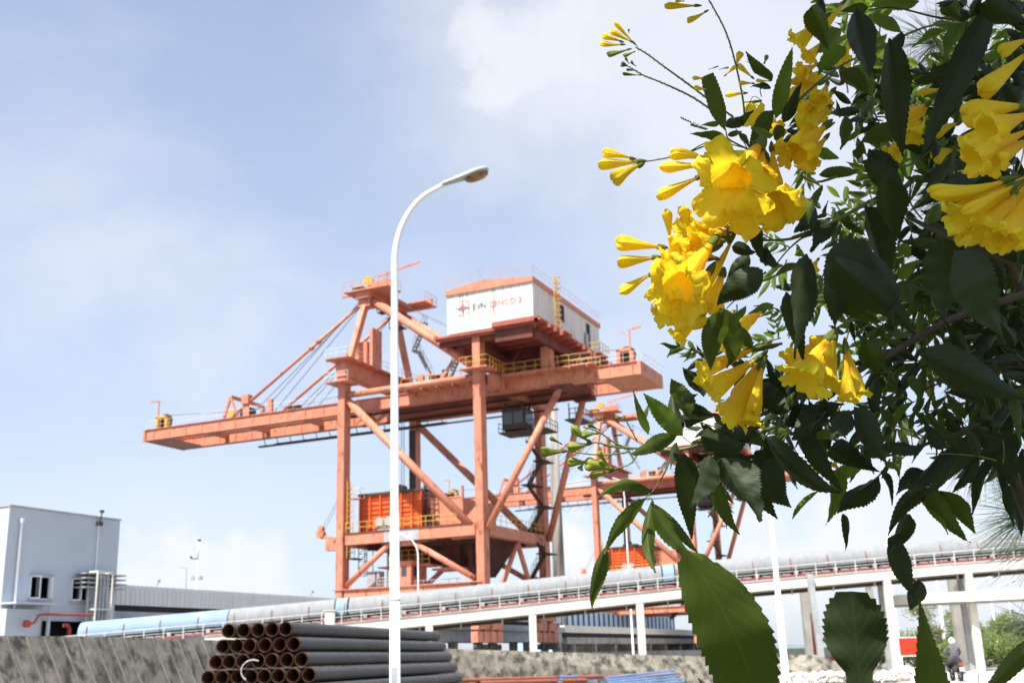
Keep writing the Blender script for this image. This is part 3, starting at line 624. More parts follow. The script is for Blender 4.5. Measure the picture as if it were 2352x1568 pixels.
def cover(x0, x1, name, m, R1=CR):
    k = max(2, int((x1-x0)/11)); mb = MB(); nn = 18
    for i in range(k+1):
        p = cpt(x0+(x1-x0)*i/k)+BK*CB+Z*CZ; rr = R1*(1+(.012 if i % 2 else 0))
        for j in range(nn+1): t = math.radians(-18+216*j/nn); mb.v.append(p+BK*(-math.cos(t)*rr)+Z*math.sin(t)*rr)
    for i in range(k):
        for j in range(nn): a = i*(nn+1)+j; mb.f.append((a, a+nn+1, a+nn+2, a+1))
    if name == 'cover_blue': mb.f.append(tuple(range(nn+1)))
    return mb.build(name, m, cv, smooth=True)
cover(165, 513, 'cover_blue', TUBB); cover(515, 762, 'cover', TUBG); cover(765, 792, 'cover_blue_patch', TUBB, CR*1.03); cover(796, 1525, 'cover', TUBG); cover(1528, 1554, 'cover_blue_patch', TUBB, CR*1.02); cover(1557, 2560, 'cover', TUBG)
mb = MB(); x = 186; i = 0
while x < 2550:
    for k in range(5):
        t0 = math.radians(-12+k*9); t1 = math.radians(-3+k*9); c0 = cpt(x)+BK*CB+Z*CZ; rr = CR+.03
        mb.beam(c0+BK*(-math.cos(t0)*rr)+Z*math.sin(t0)*rr, c0+BK*(-math.cos(t1)*rr)+Z*math.sin(t1)*rr, .06, .05)
    x += 87+random.uniform(-3, 3)
mb.build('cover_hinge', mat('rust_brown', (.22,.10,.07), (.3,.2,.17), .8, 3.), cv)
p = cpt(756)+BK*.3; MB().cbox(p+Z*.25, (.55, .4, 1.1)).cbox(p+Z*.82, (.75, .5, .05)).build('belt_gate', CREAM, cv)
def pier(x, w=.42, two=True, zb=0):
    p = cpt(x)
    for off in ((.02, 1.35) if two else (.02,)):
        c = p+BK*off; z1 = p.z-.56; mb = MB(); w = w if off < 1 else .28
        mb.add([c-AL*w/2+Z*(zb-c.z), c+AL*w/2+Z*(zb-c.z), c+AL*w/2+BK*.3+Z*(zb-c.z), c-AL*w/2+BK*.3+Z*(zb-c.z), c-AL*w/2+Z*(z1-c.z), c+AL*w/2+Z*(z1-c.z), c+AL*w/2+BK*.3+Z*(z1-c.z), c-AL*w/2+BK*.3+Z*(z1-c.z)],
          [(0,3,2,1),(4,5,6,7),(0,1,5,4),(1,2,6,5),(2,3,7,6),(3,0,4,7)])
        mb.build('pier', CREAM if off < 1 else GREYM, cv)  # rear pier grey and set close, to read as the front one's shaded side
for x in (600, 740, 985, 1222, 1468, 1660, 2035, 2222, 2400): pier(x)
pl = MB(); p = cpt(1858)
pl.beam(p+BK*-.12+Z*.15, Vector((p.x+.25, p.y-.12, 0)), .34, .34); pl.build('pier', GREYM, cv)
# lower cross gallery on the right
lg = empty('lower_gantry', label='second, level cream concrete beam crossing low behind the right-hand piers', cat='gantry')
a_ = P(2045, 1352, 66.2); b_ = P(2600, 1362, 60); a_.z = b_.z = (a_.z+b_.z)/2+.1
MB().beam(a_-Z*.28, b_-Z*.28, .35, .56).build('beam', CREAM, lg)
MB().beam(a_-Z*.62+BK*1.0, b_-Z*.62+BK*1.0, 1.2, .1).beam(a_+BK*2.0-Z*.3, b_+BK*2.0-Z*.3, .3, .5).build('deck', GREYM, lg)
# grey rear columns behind
rc = []
for k, (x, yt, yb, w, d, lab) in enumerate(((1847, 1340, 1560, 18, 78, 'dark concrete column behind the conveyor, left of the red frame'), (1998, 1345, 1560, 13, 80, 'short dark concrete column under the conveyor, left of the tall pier'), (2188, 1310, 1560, 20, 72, 'grey concrete column between the rider and the right-hand pier'))):
    t = P(x, yt, d); w_ = w*d/FPX; 
    tag(MB().box((t.x-w_/2, t.y, 0), (t.x+w_/2, t.y+.5, t.z)).build('concrete_column', CONC), lab, 'column')
# weathered chimney behind the crane leg
t = P(1267, 900, 170); z0 = 0
CHM = mat('chimney_concrete', (.36,.335,.30), (.13,.12,.105), .9, .45, .40, .58, stretch=(3,3,.25))
tag(MB().tube((t.x, t.y, 0), (t.x, t.y, t.z+2), 1.0, 20, .62).build('chimney', CHM, smooth=True), 'tall weathered concrete stack behind the right-hand leg of the nearer crane', 'chimney')
# ---------------------------------------------------------------- sloping concrete wall
w = empty('concrete_wall', label='long stained grey concrete retaining wall with leaning ribs across the lower left', cat='wall')
WT = [(-160, 1457, 21.5), (300, 1462, 28), (1030, 1489, 52), (1600, 1506, 57), (1905, 1509, 60)]
mbw = MB(); mbj = MB(); prev = None
for (x0, y0, d0), (x1, y1, d1) in zip(WT[:-1], WT[1:]):
    p, q_ = P(x0, y0, d0), P(x1, y1, d1); al = (q_-p); al.z = 0; Ln = al.length; al.normalize(); nn_ = Vector((al.y, -al.x, 0))
    b0 = Vector((p.x, p.y, 0))+nn_*(.42*p.z)+al*.35; b1 = Vector((q_.x, q_.y, 0))+nn_*(.42*q_.z)+al*.35
    if prev is not None: b0 = prev
    prev = b1
    bk = -nn_*.5
    mbw.add([p, q_, b1, b0, p+bk, q_+bk, Vector(((q_+bk).x, (q_+bk).y, 0)), Vector(((p+bk).x, (p+bk).y, 0))], [(0,3,2,1),(0,1,5,4),(4,5,6,7)])
    m_ = int(Ln/.62)
    for i in range(m_):
        f = (i+.5)/m_; t = p.lerp(q_, f); bt = b0.lerp(b1, f); o = nn_*.015
        if random.random() < .9: mbj.beam(t+o-Z*.02, bt+o, .022+.022*random.random(), .03, nn_)
JN = mat('pale_mortar', (.32,.30,.255), (.17,.155,.13), .9, 2.)
WCON = mat('stained_concrete', (.32,.29,.235), (.20,.18,.145), .9, 2.2, .38, .62, col3=(.07,.064,.052), s3=2.6, lo3=.46, hi3=.62, str3=(1,1,.8), bump=.5)
mbw.build('slope', WCON, w); mbj.build('rib', JN, w)
# end of the wall: separate dark sloping block
tag(MB().add([P(1800,1503,58), P(1880,1503,58), P(1915,1556,57), P(1835,1556,57), P(1800,1503,61), P(1880,1503,61), P(1915,1556,61), P(1760,1556,61), P(1755,1556,57)],
    [(0,8,3,2,1),(0,1,5,4),(1,2,6,5),(0,4,7,8)]).build('concrete_block', WCON), 'dark sloping concrete block where the retaining wall ends, beside the white rubble', 'concrete block')
# ---------------------------------------------------------------- stack of steel pipes
PIPE = mat('black_steel_pipe', (.075,.077,.082), (.045,.045,.048), .55, 3., .35, .65, stretch=(1,1,.2), col3=(.16,.075,.04), s3=6., lo3=.60, hi3=.75)
BORE = mat('rusty_bore', (.15,.062,.03), (.05,.022,.014), .85, 6., .35, .65)
DIAM = .30; PL = 12.0
pdir = Vector((math.sin(math.radians(11.2)), math.cos(math.radians(11.2)), 0)); pcr = Vector((pdir.y, -pdir.x, 0))
def pipe_proto():
    r_ = DIAM/2; n = 28; ri = r_-.008
    mb = MB()
    for (rr, y) in ((r_, 0), (r_, PL)):
        for j in range(n): t = 2*math.pi*j/n; mb.v.append(Vector((rr*math.cos(t), y, rr*math.sin(t))))
    for j in range(n): mb.f.append((j, (j+1) % n, n+(j+1) % n, n+j))
    o = mb.build('steel_pipe', PIPE, smooth=True)
    mi = MB()
    for (rr, y) in ((ri, 0), (ri, PL), (r_, 0), (r_, PL)):
        for j in range(n): t = 2*math.pi*j/n; mi.v.append(Vector((rr*math.cos(t), y, rr*math.sin(t))))
    for j in range(n):
        k = (j+1) % n; mi.f.append((j, n+j, n+k, k)); mi.f.append((2*n+j, j, k, 2*n+k)); mi.f.append((3*n+k, n+k, n+j, 3*n+j))
    b_ = mi.build('bore', BORE, o)
    mc = MB()
    for (rr, y) in ((r_+.0012, 0), (r_+.0012, .10)):
        for j in range(n): t = 2*math.pi*j/n; mc.v.append(Vector((rr*math.cos(t), y, rr*math.sin(t))))
    for j in range(n): mc.f.append((j, (j+1) % n, n+(j+1) % n, n+j))
    mc.build('bare_end', BORE, o, smooth=True)
    return o
pp = pipe_proto(); first = True
top = P(525.8, 1448, 24)
ORD = ['first','second','third','fourth','fifth','sixth','seventh','eighth','ninth','tenth','eleventh']
ROW = ['topmost','second','third','fourth','fifth','sixth','lowest']
zrow = [top.z-i*.318 for i in range(7)]
base0 = top
def flat(px, z):  # point on the end-face plane of the stack at pixel column px, height z
    r_ = P(px, 1448+ (top.z-z)/24*FPX, 1)-CAMP
    # plane through top containing pcr and Z
    t_ = pdir.dot(top-CAMP)/pdir.dot(r_); return CAMP+r_*t_
x_left = [525.8, 510, 494, 478, 462, 446, 430]
for i in range(7):
    n_ = 5+i; a0 = flat(x_left[i], zrow[i])
    for j in range(n_):
        o = pp if first else copy_tree(pp); first = False
        o.location = Vector((a0.x, a0.y, zrow[i]))+pcr*(j*.322)+pdir*random.uniform(-.06, .06)
        o.rotation_euler = (0, 0, -math.radians(11.2)); 
        tag(o, 'black steel pipe, %s from left in the %s row of the stack' % (ORD[j], ROW[i]), 'pipe', 'black steel pipes stacked in a pyramid')
mb = MB(); c = flat(585, zrow[3]); 
pts_ = [c+pcr*(.26*math.cos(t))-pdir*.12+Z*(.22*math.sin(t)+.1) for t in [math.radians(60+i*22) for i in range(9)]]
tag(mb.path(pts_, .008, 6).build('plastic_strap', WHITE), 'loose white plastic strap curling over the open pipe ends', 'strap')
# ---------------------------------------------------------------- loose pipes lying on the right of the stack
def rod(name, x0, y0, d0, x1, y1, d1, r_, m, lab, grp=None):
    a = P(x0, y0, d0); b = P(x1, y1, d1); mb = MB(); n = 14
    mb.path([a, b], r_, n, cap=False); mb.path([a, b], r_*.85, n, cap=False)
    tag(mb.build(name, m, smooth=True), lab, 'pipe', grp)
BPIPE = mat('blue_plastic_pipe', (.13,.34,.66), (.18,.42,.72), .35, 2.)
BRP = mat('red_brown_pipe', (.34,.10,.055), (.22,.08,.05), .7, 2.)
rod('long_pipe', 1050, 1562, 37, 1560, 1548, 44, .07, BRP, 'long red-brown pipe lying along the foot of the retaining wall, left of the blue pipes')
rod('long_pipe', 1668, 1549, 43, 1775, 1546, 44, .075, BRP, 'short red-brown pipe end showing right of the blue pipes')
rod('long_pipe', 1100, 1569, 36, 1345, 1562, 40, .09, BRP, 'lower red-brown pipe nearest the black pipe stack')
rod('grey_pipe', 1655, 1562, 40, 1775, 1555, 41, .15, PIPE, 'fat grey steel pipe lying right of the blue pipe bundle')
for i in range(3): rod('blue_pipe', 1284-i*2, 1553+i*6.4, 39-i*.2, 1366+i*2, 1551.5+i*6.4, 42-i*.2, .031, BPIPE, 'short blue plastic pipe in the left bundle, %s from the top' % ORD[i], 'blue pipes in the left bundle')
for i in range(5): rod('blue_pipe', 1386+i*4, 1556+i*5.2, 36-i*.2, 1548+i*6, 1538+i*6.4, 43-i*.2, .029, BPIPE, 'long blue plastic pipe in the right bundle, %s from the top' % ORD[i], 'blue pipes in the right bundle')
for i in range(3): rod('blue_pipe', 1640+i*3, 1564+i*4, 38, 1750, 1560+i*4, 40, .045, BPIPE, 'blue plastic pipe under the fat grey pipe, %s from the top' % ORD[i], 'blue pipes under the grey pipe')
# ---------------------------------------------------------------- lamps
def lamp(x, yb, d, yt, hx, dirx, lab, r0=.10, r1=.055, hy=None, group='white street lamps', hs=1.0):
    """pole foot on the ray (x,yb,d) dropped to the ground, arm top at pixel row yt, head reaching hx metres sideways"""
    f0 = P(x, yb, d); ry = P(x, yt, 1)-CAMP; H = EYE+ry.z*f0.y/ry.y; e = empty('street_lamp', (f0.x, f0.y, 0), 0, label=lab, cat='street lamp', group=group)
    hd = Vector((dirx, .12*abs(dirx), 0)).normalized(); 
    bend = min(1.85, H*.2); zb = H-bend
    mb = MB(); zz = [0, .25, .26, zb*.45, zb*.451, zb]; rr = [r0*1.5, r0*1.5, r0, r0*.86, r0*.78, r1*1.15]
    pts_ = [Vector((0,0,z)) for z in zz]; rad = list(rr)
    R_ = hx*.92
    for i in range(1, 13):
        t = math.radians(62*i/12); pts_.append(Vector((0,0,zb))+hd*(R_*(1-math.cos(t))/(1-math.cos(math.radians(62)))*.62)+Z*(bend*.86*math.sin(t)/math.sin(math.radians(62)))); rad.append(r1*(1.1-.3*i/12))
    en = pts_[-1]+hd*hx*.30+Z*bend*.12; pts_.append(en); rad.append(r1*.75)
    mb.path(pts_, rad, 14); mb.build('pole', WHITE, e, smooth=True)
    ax = (hd*.90+Z*.34).normalized(); sd = ax.cross(Z).normalized(); up = sd.cross(ax)
    mb = MB(); n = 16; prof = [(0,.05,.05),(.06,.075,.06),(.35,.11,.075),(.6,.16,.095),(.8,.175,.10),(.95,.13,.08),(1.0,.03,.03)]
    for (s_, w_, h_) in prof:
        for j in range(n):
            t = 2*math.pi*j/n; hh = math.sin(t)*h_; 
            if hh < 0: hh *= .45
            mb.v.append(en-ax*.05+ax*s_*.98*hs+(sd*math.cos(t)*w_+up*hh)*hs)
    for i in range(len(prof)-1):
        for j in range(n): mb.f.append((i*n+j, i*n+(j+1) % n, (i+1)*n+(j+1) % n, (i+1)*n+j))
    mb.f.append(tuple(range((len(prof)-1)*n, len(prof)*n))); mb.f.append(tuple(range(n))[::-1])
    h = mb.build('lamp_head', LAMPG if d < 40 else WHITE, e, smooth=True)
    mb = MB(); c = en+ax*.66*hs-up*.035*hs; vs = []
    for (k, dz) in ((1, 0), (.93, -.05), (.7, -.085), (.35, -.10)):
        for j in range(20): t = 2*math.pi*j/20; vs.append(c+(ax*math.cos(t)*.25*k+sd*math.sin(t)*.14*k+up*dz)*hs)
    vs.append(c-up*.105*hs); fs = []
    for i in range(3):
        for j in range(20): fs.append((i*20+j, i*20+(j+1) % 20, (i+1)*20+(j+1) % 20, (i+1)*20+j))
    for j in range(20): fs.append((60+j, 60+(j+1) % 20, 80))
    mb.add(vs, fs).build('lens', mat('amber_lens', (.30,.17,.09), (.14,.05,.025), .3, 9., .45, .6), h, smooth=True)
    if d < 30: MB().tube((0,0,2.55),(0,0,2.585), r0*.98, 20).build('joint_band', GREYM, e); MB().box((-.06,-r0*1.02,.9),(.06,-r0*.7,1.35)).build('access_door', LAMPG, e)
    return e
lamp(907, 1568, 21, 418, 1.2, 1, 'tall white street lamp in the foreground, its curved arm above the orange crane', .105, .062, hs=1.12)
lamp(1806, 1568, 50, 1052, 1.7, 1, 'white street lamp rising between the leaves, right of the big serrated leaf', .16, .075)
lamp(2071, 1545, 74, 1200, 1.6, 1, 'white street lamp left of the red signboard, its head showing beside a hanging leaf', .17, .075)
lamp(2176, 1518, 88, 1262, 2.2, 1, 'white street lamp directly behind the motorcycle rider', .13, .08)
lamp(2259, 1537, 68, 1328, 1.2, 1, 'short white street lamp behind the striped bollard', .13, .06)
lamp(2298, 1524, 96, 1338, 1.9, 1, 'thin white street lamp fourth from the right edge, bushes behind its foot', .10, .07)
lamp(2338, 1522, 110, 1356, 1.9, 1, 'thin white street lamp near the right edge in front of the dark bush', .12, .07)
lamp(961, 1400, 92, 1226, 1.4, -1, 'thin white lamp with its arm to the left, standing in front of the crane sill', .075, .06, hs=.8)
lamp(1449, 1400, 100, 1100, .5, -1, 'thin white pole lamp in front of the second crane hopper', .08, .05, hs=.7)
# mast with floodlights and cameras behind the gallery
t = P(456, 1240, 130); e = empty('light_mast', (t.x, t.y, 0), 0, label='pale mast carrying floodlights and cameras behind the corrugated gallery', cat='mast')
MB().tube((0,0,0), (0,0,t.z-2.3), .15, 10, .09).tube((0,0,t.z-2.3), (.1,0,t.z), .06, 8).build('pole', WHITE, e, smooth=True)
MB().box((-.6,-.2,t.z-4.5),(-.2,.2,t.z-4.1)).box((.2,-.2,t.z-4.5),(.6,.2,t.z-4.1)).box((-.55,-.1,t.z-6.1),(-.15,.2,t.z-5.7)).box((-.2,-.05,t.z-4.33),(.2,.05,t.z-4.27)).build('floodlight', GREYM, e)
MB().box((-.75,-.05,t.z-2.15),(0,.05,t.z-2.05)).box((-.85,-.12,t.z-2.05),(-.68,.12,t.z-1.8)).box((-.08,-.12,t.z-.08),(.28,.12,t.z+.1)).build('camera', DRK, e)
t = P(429, 1303, 150); MBp = MB().tube((t.x,t.y,0),(t.x,t.y,t.z),.06,6).tube((t.x,t.y,t.z),(t.x-1.0,t.y,t.z+.1),.05,6); tag(MBp.build('street_lamp', GREYM), 'faint thin lamp pole far behind the gallery, left of the light mast', 'street lamp')
# ---------------------------------------------------------------- right-hand roadside
sg = empty('signboard', gnd(2090, 1540), 0, label='plain red signboard with a thin white edge on two posts beside the road', cat='sign')
SGR = mat('sign_red', (.72,.055,.02), (.62,.05,.02), .5, 2.)
p = P(2090, 1484, 70); sw = 24*70/FPX; shh = 19*70/FPX; sg.location = (p.x, p.y, 0)
MB().box((-sw, -.03, p.z-shh), (sw+.1, .03, p.z+shh)).build('panel', SGR, sg)
MB().box((-sw-.06, -.05, p.z+shh), (sw+.16, .05, p.z+shh+.07)).box((-sw-.06, -.05, p.z-shh-.07), (sw+.16, .05, p.z-shh)).build('edge', WHITE, sg)
MB().tube((-sw+.3, .08, 0), (-sw+.3, .08, p.z+.4), .03, 6).tube((sw-.2, .08, 0), (sw-.2, .08, p.z+.4), .03, 6).build('post', GREYM, sg)
p = P(2247, 1500, 68.5); bo = empty('bollard', (p.x, p.y, 0), 0, label='red and white banded bollard at the foot of the short lamp', cat='bollard')
hb_ = P(2247, 1512, 68).z
for k in range(5): MB().tube((0,0,k*hb_/5), (0,0,(k+1)*hb_/5-.004), .16-.01*k, 14, .155-.01*k).build('band', (RED, WHITE)[k % 2], bo, smooth=False)
# red steel frame and rack beside the dark column
tag(MB().beam(P(2008-144, 1408, 66), P(2020-144-2, 1512, 66), .18, .18).beam(P(1875, 1512, 66), P(1925, 1512, 66), .22, .22).beam(P(1895, 1460, 66), P(1877, 1500, 66), .1, .1).beam(P(1948, 1512, 66), P(1946, 1540, 66), .12, .12)
    .build('red_steel_frame', RED), 'tall thin red steel frame standing left of the big dark leaf', 'steel frame')
mb = MB(); a = P(1852, 1547, 60); b = P(1944, 1545, 60)
mb.beam(a, b, .4, .18)
for k in range(5): q_ = a.lerp(b, k/4); mb.beam(q_, Vector((q_.x, q_.y, 0)), .15, .15)
tag(mb.build('steel_rack', mat('rust_rack', (.30,.09,.05), (.16,.08,.06), .8, 3.)), 'low rusty steel rack behind the white rubble', 'rack')
# lattice tower
t = P(2196, 1322, 150); mb = MB(); hw = .9
for k in range(16):
    z = k*t.z/16; z2 = (k+1)*t.z/16
    for (ax_, ay_, bx_, by_) in ((-1,-1,1,-1),(1,-1,1,1),(1,1,-1,1),(-1,1,-1,-1)):
        A_ = Vector((t.x+ax_*hw, t.y+ay_*hw, z)); B_ = Vector((t.x+bx_*hw, t.y+by_*hw, z2)); mb.beam(A_, B_, .07, .07); mb.beam(Vector((A_.x, A_.y, z)), Vector((A_.x, A_.y, z2)), .14, .14); mb.beam(A_, Vector((B_.x, B_.y, z)), .06, .06)
tag(mb.build('lattice_tower', mat('faded_red_steel', (.45,.22,.18), (.5,.45,.42), .7, .3)), 'red and white lattice tower seen through the frames of the right-hand piers', 'tower')
# hill over the water
mb = MB(); n = 40; HL = mat('hazy_hill_scrub', (.15,.20,.21), (.17,.22,.22), .95, .02); vs = []  # bluish tint puts the distance haze into the hill's colour
for i in range(n+1):
    x = 1450+i*30; c_ = gnd(1450, 1600); q0 = P(x, 1500, 1500); hh = -2+16*math.exp(-((x-1800)/110)**2)+3*math.sin(i*.9)+10*math.exp(-((x-2500)/140)**2)
    vs += [Vector((q0.x, q0.y-60, 0)), Vector((q0.x, q0.y, hh)), Vector((q0.x, q0.y+80, 0))]
mb.add(vs, [f for i in range(n) for f in ((3*i, 3*i+3, 3*i+4, 3*i+1), (3*i+1, 3*i+4, 3*i+5, 3*i+2))]).build('hill', HL, smooth=True)['kind'] = 'structure'
# bushes and small trees: thousands of leaf faces through a lumpy volume
def leafmat(name, c1, c2, tr=.35, rough=.6):
    m = bpy.data.materials.new(name); m.use_nodes = True; t = m.node_tree; t.nodes.clear()
    c = t.nodes.new('ShaderNodeTexCoord').outputs['Object']
    nz = nd(t, 'ShaderNodeTexNoise', ins={'Vector': c, 'Scale': 1.2, 'Detail': 4.0}).outputs[0]
    f = nd(t, 'ShaderNodeMapRange', ins={0: nz, 1: .35, 2: .65}).outputs[0]
    col = mixc(t, f, (*c1, 1), (*c2, 1))
    b = nd(t, 'ShaderNodeBsdfPrincipled', ins={'Base Color': col, 'Roughness': rough, 'Specular IOR Level': .3})
    tl = nd(t, 'ShaderNodeBsdfTranslucent', ins={0: col}); mx = nd(t, 'ShaderNodeMixShader', ins={0: tr, 1: b.outputs[0], 2: tl.outputs[0]})
    nd(t, 'ShaderNodeOutputMaterial', ins={0: mx.outputs[0]}); return m
TM = [leafmat('bright_leaves', (.16,.21,.05), (.10,.15,.035)), leafmat('dark_leaves', (.05,.085,.025), (.08,.11,.03)), leafmat('olive_leaves', (.20,.20,.06), (.12,.15,.04))]
BARK = mat('bark', (.12,.09,.065), (.07,.055,.04), .9, 6.)
def bush(x, d, w, h, mi, lab, n=2600, z0=.2, kind='bush', ls=.13):
    c = P(x, 1500, d); e = empty(kind, (c.x, c.y, 0), 0, label=lab, cat=kind, group='roadside bushes and trees')
    rnd = random.Random(int(x)); mb = MB()
    blobs = [(rnd.uniform(-.5,.5)*w, rnd.uniform(-.4,.4)*w, z0+rnd.uniform(.25,.95)*h, rnd.uniform(.14,.30)*w) for _ in range(16)]
    for k in range(n):
        bx, by, bz_, br = blobs[k % len(blobs)]
        v = Vector((rnd.gauss(0,1), rnd.gauss(0,1), rnd.gauss(0,1))).normalized()*br*(rnd.random()**.35)*rnd.uniform(.9,1.15)
        q_ = Vector((bx, by, bz_))+Vector((v.x, v.y, v.z*.8)); 
        if q_.z < .05: continue
        a = Vector((rnd.gauss(0,1), rnd.gauss(0,1), rnd.gauss(0,.6))).normalized()*ls*rnd.uniform(.6,1.3); b = a.orthogonal().normalized()*ls*.45
        mb.add([q_-a, q_-b*1.0, q_+a, q_+b], [(0,1,2,3)])
    mb.build('foliage', TM[mi], e)
    mb = MB(); 
    for k in range(5):
        bx, by, bz_, br = blobs[k*3]; mb.path([(bx*.1,by*.1,0),(bx*.5,by*.5,bz_*.5),(bx,by,bz_)], [.09,.06,.02], 6)
    mb.build('trunk', BARK, e)
bush(2110, 84, 4.5, 2.9, 2, 'olive bush rising behind the red signboard')
bush(2065, 78, 2.2, 1.6, 1, 'low dark bush left of the red signboard', 1300)
bush(2165, 92, 4.2, 4.6, 2, 'tall olive tree behind the rider and the grey column', 3000, kind='tree')
bush(2205, 84, 4.0, 3.0, 0, 'green tree right of the rider, beyond the pier', 2800, kind='tree')
bush(2120, 88, 3.5, 1.6, 1, 'dark undergrowth between the signboard and the rider', 1800)
bush(2280, 86, 4.5, 3.3, 0, 'bright green tree behind the thin lamps at the far right', 3200, kind='tree')
bush(2330, 98, 4.5, 3.4, 1, 'dark green tree near the right edge behind the thin lamps', 3000, kind='tree')
bush(2250, 76, 4.0, 1.35, 0, 'low bright shrub behind the striped bollard', 2200)
bush(2330, 78, 5.0, 1.5, 0, 'low spreading green shrub along the road edge at the right', 2600)
bush(2200, 74, 2.4, 1.1, 0, 'low green shrub just right of the motorcycle', 1300)
# rubble along the road: a heap nobody could count
STN = mat('white_stone', (.78,.74,.68), (.55,.50,.45), .9, 2.)
mb = MB(); rnd = random.Random(3)
for k in range(420):
    x = rnd.uniform(1790, 2190); g_ = gnd(x, 0, 0) if False else None
    d = rnd.uniform(48, 58); c = P(x, 1500, d); hmax = .36 if x < 1960 else .48*(1-abs(x-2080)/130) if x < 2130 else .12
    if hmax < .05: continue
    r_ = rnd.uniform(.08, .24); zc_ = rnd.uniform(0, max(.02, hmax))
    o_ = len(mb.v)
    vs = []
    for (a_, b__) in ((0,90),(0,20),(72,25),(144,15),(216,25),(288,20),(36,-25),(108,-20),(180,-25),(252,-20),(324,-25),(0,-90)):
        a2, b2 = math.radians(a_), math.radians(b__); rr = r_*rnd.uniform(.75,1.2); vs.append((c.x+rr*math.cos(a2)*math.cos(b2), c.y+rr*math.sin(a2)*math.cos(b2), zc_+.7*rr*math.sin(b2)))
    fs = [(0,i,i % 5+1) for i in range(1,6)]+[(11,i % 5+7 if i < 5 else 6,i+5) for i in range(1,6)]
    fs = [(0,1,2),(0,2,3),(0,3,4),(0,4,5),(0,5,1),(1,6,2),(2,7,3),(3,8,4),(4,9,5),(5,10,1),(6,7,2),(7,8,3),(8,9,4),(9,10,5),(10,6,1),(11,7,6),(11,8,7),(11,9,8),(11,10,9),(11,6,10)]
    mb.add(vs, fs)
tag(mb.build('rubble', STN), 'pale broken stone heaped along the road edge', 'rubble', kind='stuff')
MB().box((0,0,0),(0.01,0.01,0.01)) if False else None
kb = MB(); a = gnd(2000, 1568); b = gnd(2165, 1546); kb.beam(a+Z*.08, b+Z*.08, .3, .18); tag(kb.build('kerb', CONC), kind='structure')
# ---------------------------------------------------------------- motorcycle and rider, seen from behind
mp = P(2190, 1500, 47); dirm = Vector((.10, 1, 0)).normalized(); rzm = -math.atan2(dirm.x, dirm.y)
mo = empty('motorcycle', (mp.x, mp.y, .012), rzm, label='small dark motorcycle seen from behind on the concrete road', cat='motorcycle')
BLK = mat('black_rubber', (.02,.02,.02), None, .8); CHR = mat('chrome', (.6,.6,.6), None, .2, metal=1.); BODYP = mat('dark_fairing', (.03,.03,.035), None, .3)
for y in (-.62, .62):
    mb = MB(); n = 28
    mb.path([(0, y+.27*math.cos(2*math.pi*i/n), .29+.27*math.sin(2*math.pi*i/n)) for i in range(n+1)], .055, 10, cap=False)
    wh = mb.build('wheel', BLK, mo, smooth=True)
    mb = MB().tube((-.05, y, .29), (.05, y, .29), .05, 10)
    for k in range(8): t = math.pi*k/4; mb.tube((0,y,.29),(0,y+.24*math.cos(t),.29+.24*math.sin(t)),.008,4)
    mb.build('spokes', CHR, wh)
MB().path([(0,-.75,.72),(0,-.5,.78),(0,0,.74),(0,.15,.72)], [.05,.13,.15,.08], 12).build('seat', BLK, mo, smooth=True)
MB().path([(0,-.85,.66),(0,-.5,.62),(0,0,.5),(0,.35,.62),(0,.5,.9)], [.06,.12,.16,.14,.09], 12).box((-.05,-.98,.28),(.05,-.95,.62)).build('body', BODYP, mo, smooth=False)
MB().box((-.08,-.97,.63),(.08,-.86,.74)).build('tail_light', RED, mo)
MB().box((-.09,-1.0,.42),(.09,-.985,.56)).build('number_plate', WHITE, mo)
MB().tube((.16,-.75,.34),(.14,.1,.28),.05,10).build('exhaust', CHR, mo, smooth=True)
MB().path([(-.33,.38,1.03),(-.15,.45,1.0),(0,.48,.98),(.15,.45,1.0),(.33,.38,1.03)], .018, 8).tube((-.03,.62,.29),(-.03,.48,.95),.03,8).tube((.24,.42,1.02),(.32,.45,1.24),.008,5).tube((-.24,.42,1.02),(-.32,.45,1.24),.008,5).build('handlebar', CHR, mo)
MB().cbox((.34,.45,1.27),(.13,.02,.09)).cbox((-.34,.45,1.27),(.13,.02,.09)).build('mirror', BODYP, mo)
pe = empty('person', (mp.x, mp.y, .012), rzm, label='rider seen from behind in a white helmet and grey jacket, sitting on the motorcycle', cat='person')
me = bpy.data.meshes.new('body'); ob = bpy.data.objects.new('body', me); COL.objects.link(ob); ob.parent = pe
V_ = [((0,-.12,.88),.17,.13),((0,-.13,1.05),.155,.11),((0,-.08,1.25),.19,.12),((0,-.04,1.37),.17,.10),((0,0,1.46),.06,.06),((0,.02,1.56),.075,.085),
      ((-.19,-.03,1.36),.065,.065),((-.31,.10,1.14),.052,.052),((-.31,.36,1.05),.036,.036),((.19,-.03,1.36),.065,.065),((.31,.10,1.14),.052,.052),((.31,.36,1.05),.036,.036),
      ((-.12,-.05,.86),.10,.10),((-.22,.32,.74),.075,.075),((-.20,.12,.34),.05,.05),((-.20,.24,.28),.045,.035),((.12,-.05,.86),.10,.10),((.22,.32,.74),.075,.075),((.20,.12,.34),.05,.05),((.20,.24,.28),.045,.035)]
E_ = [(0,1),(1,2),(2,3),(3,4),(4,5),(3,6),(6,7),(7,8),(3,9),(9,10),(10,11),(0,12),(12,13),(13,14),(14,15),(0,16),(16,17),(17,18),(18,19)]
me.from_pydata([v[0] for v in V_], E_, []); ob.modifiers.new('skin', 'SKIN')
for i, v in enumerate(V_): me.skin_vertices[0].data[i].radius = (v[1], v[2])
me.skin_vertices[0].data[0].use_root = True
sb = ob.modifiers.new('sub', 'SUBSURF'); sb.levels = 2; sb.render_levels = 2
ob.data.materials.append(mat('grey_jacket', (.13,.13,.15), (.09,.09,.11), .85, 5.))
hm = MB(); n = 16
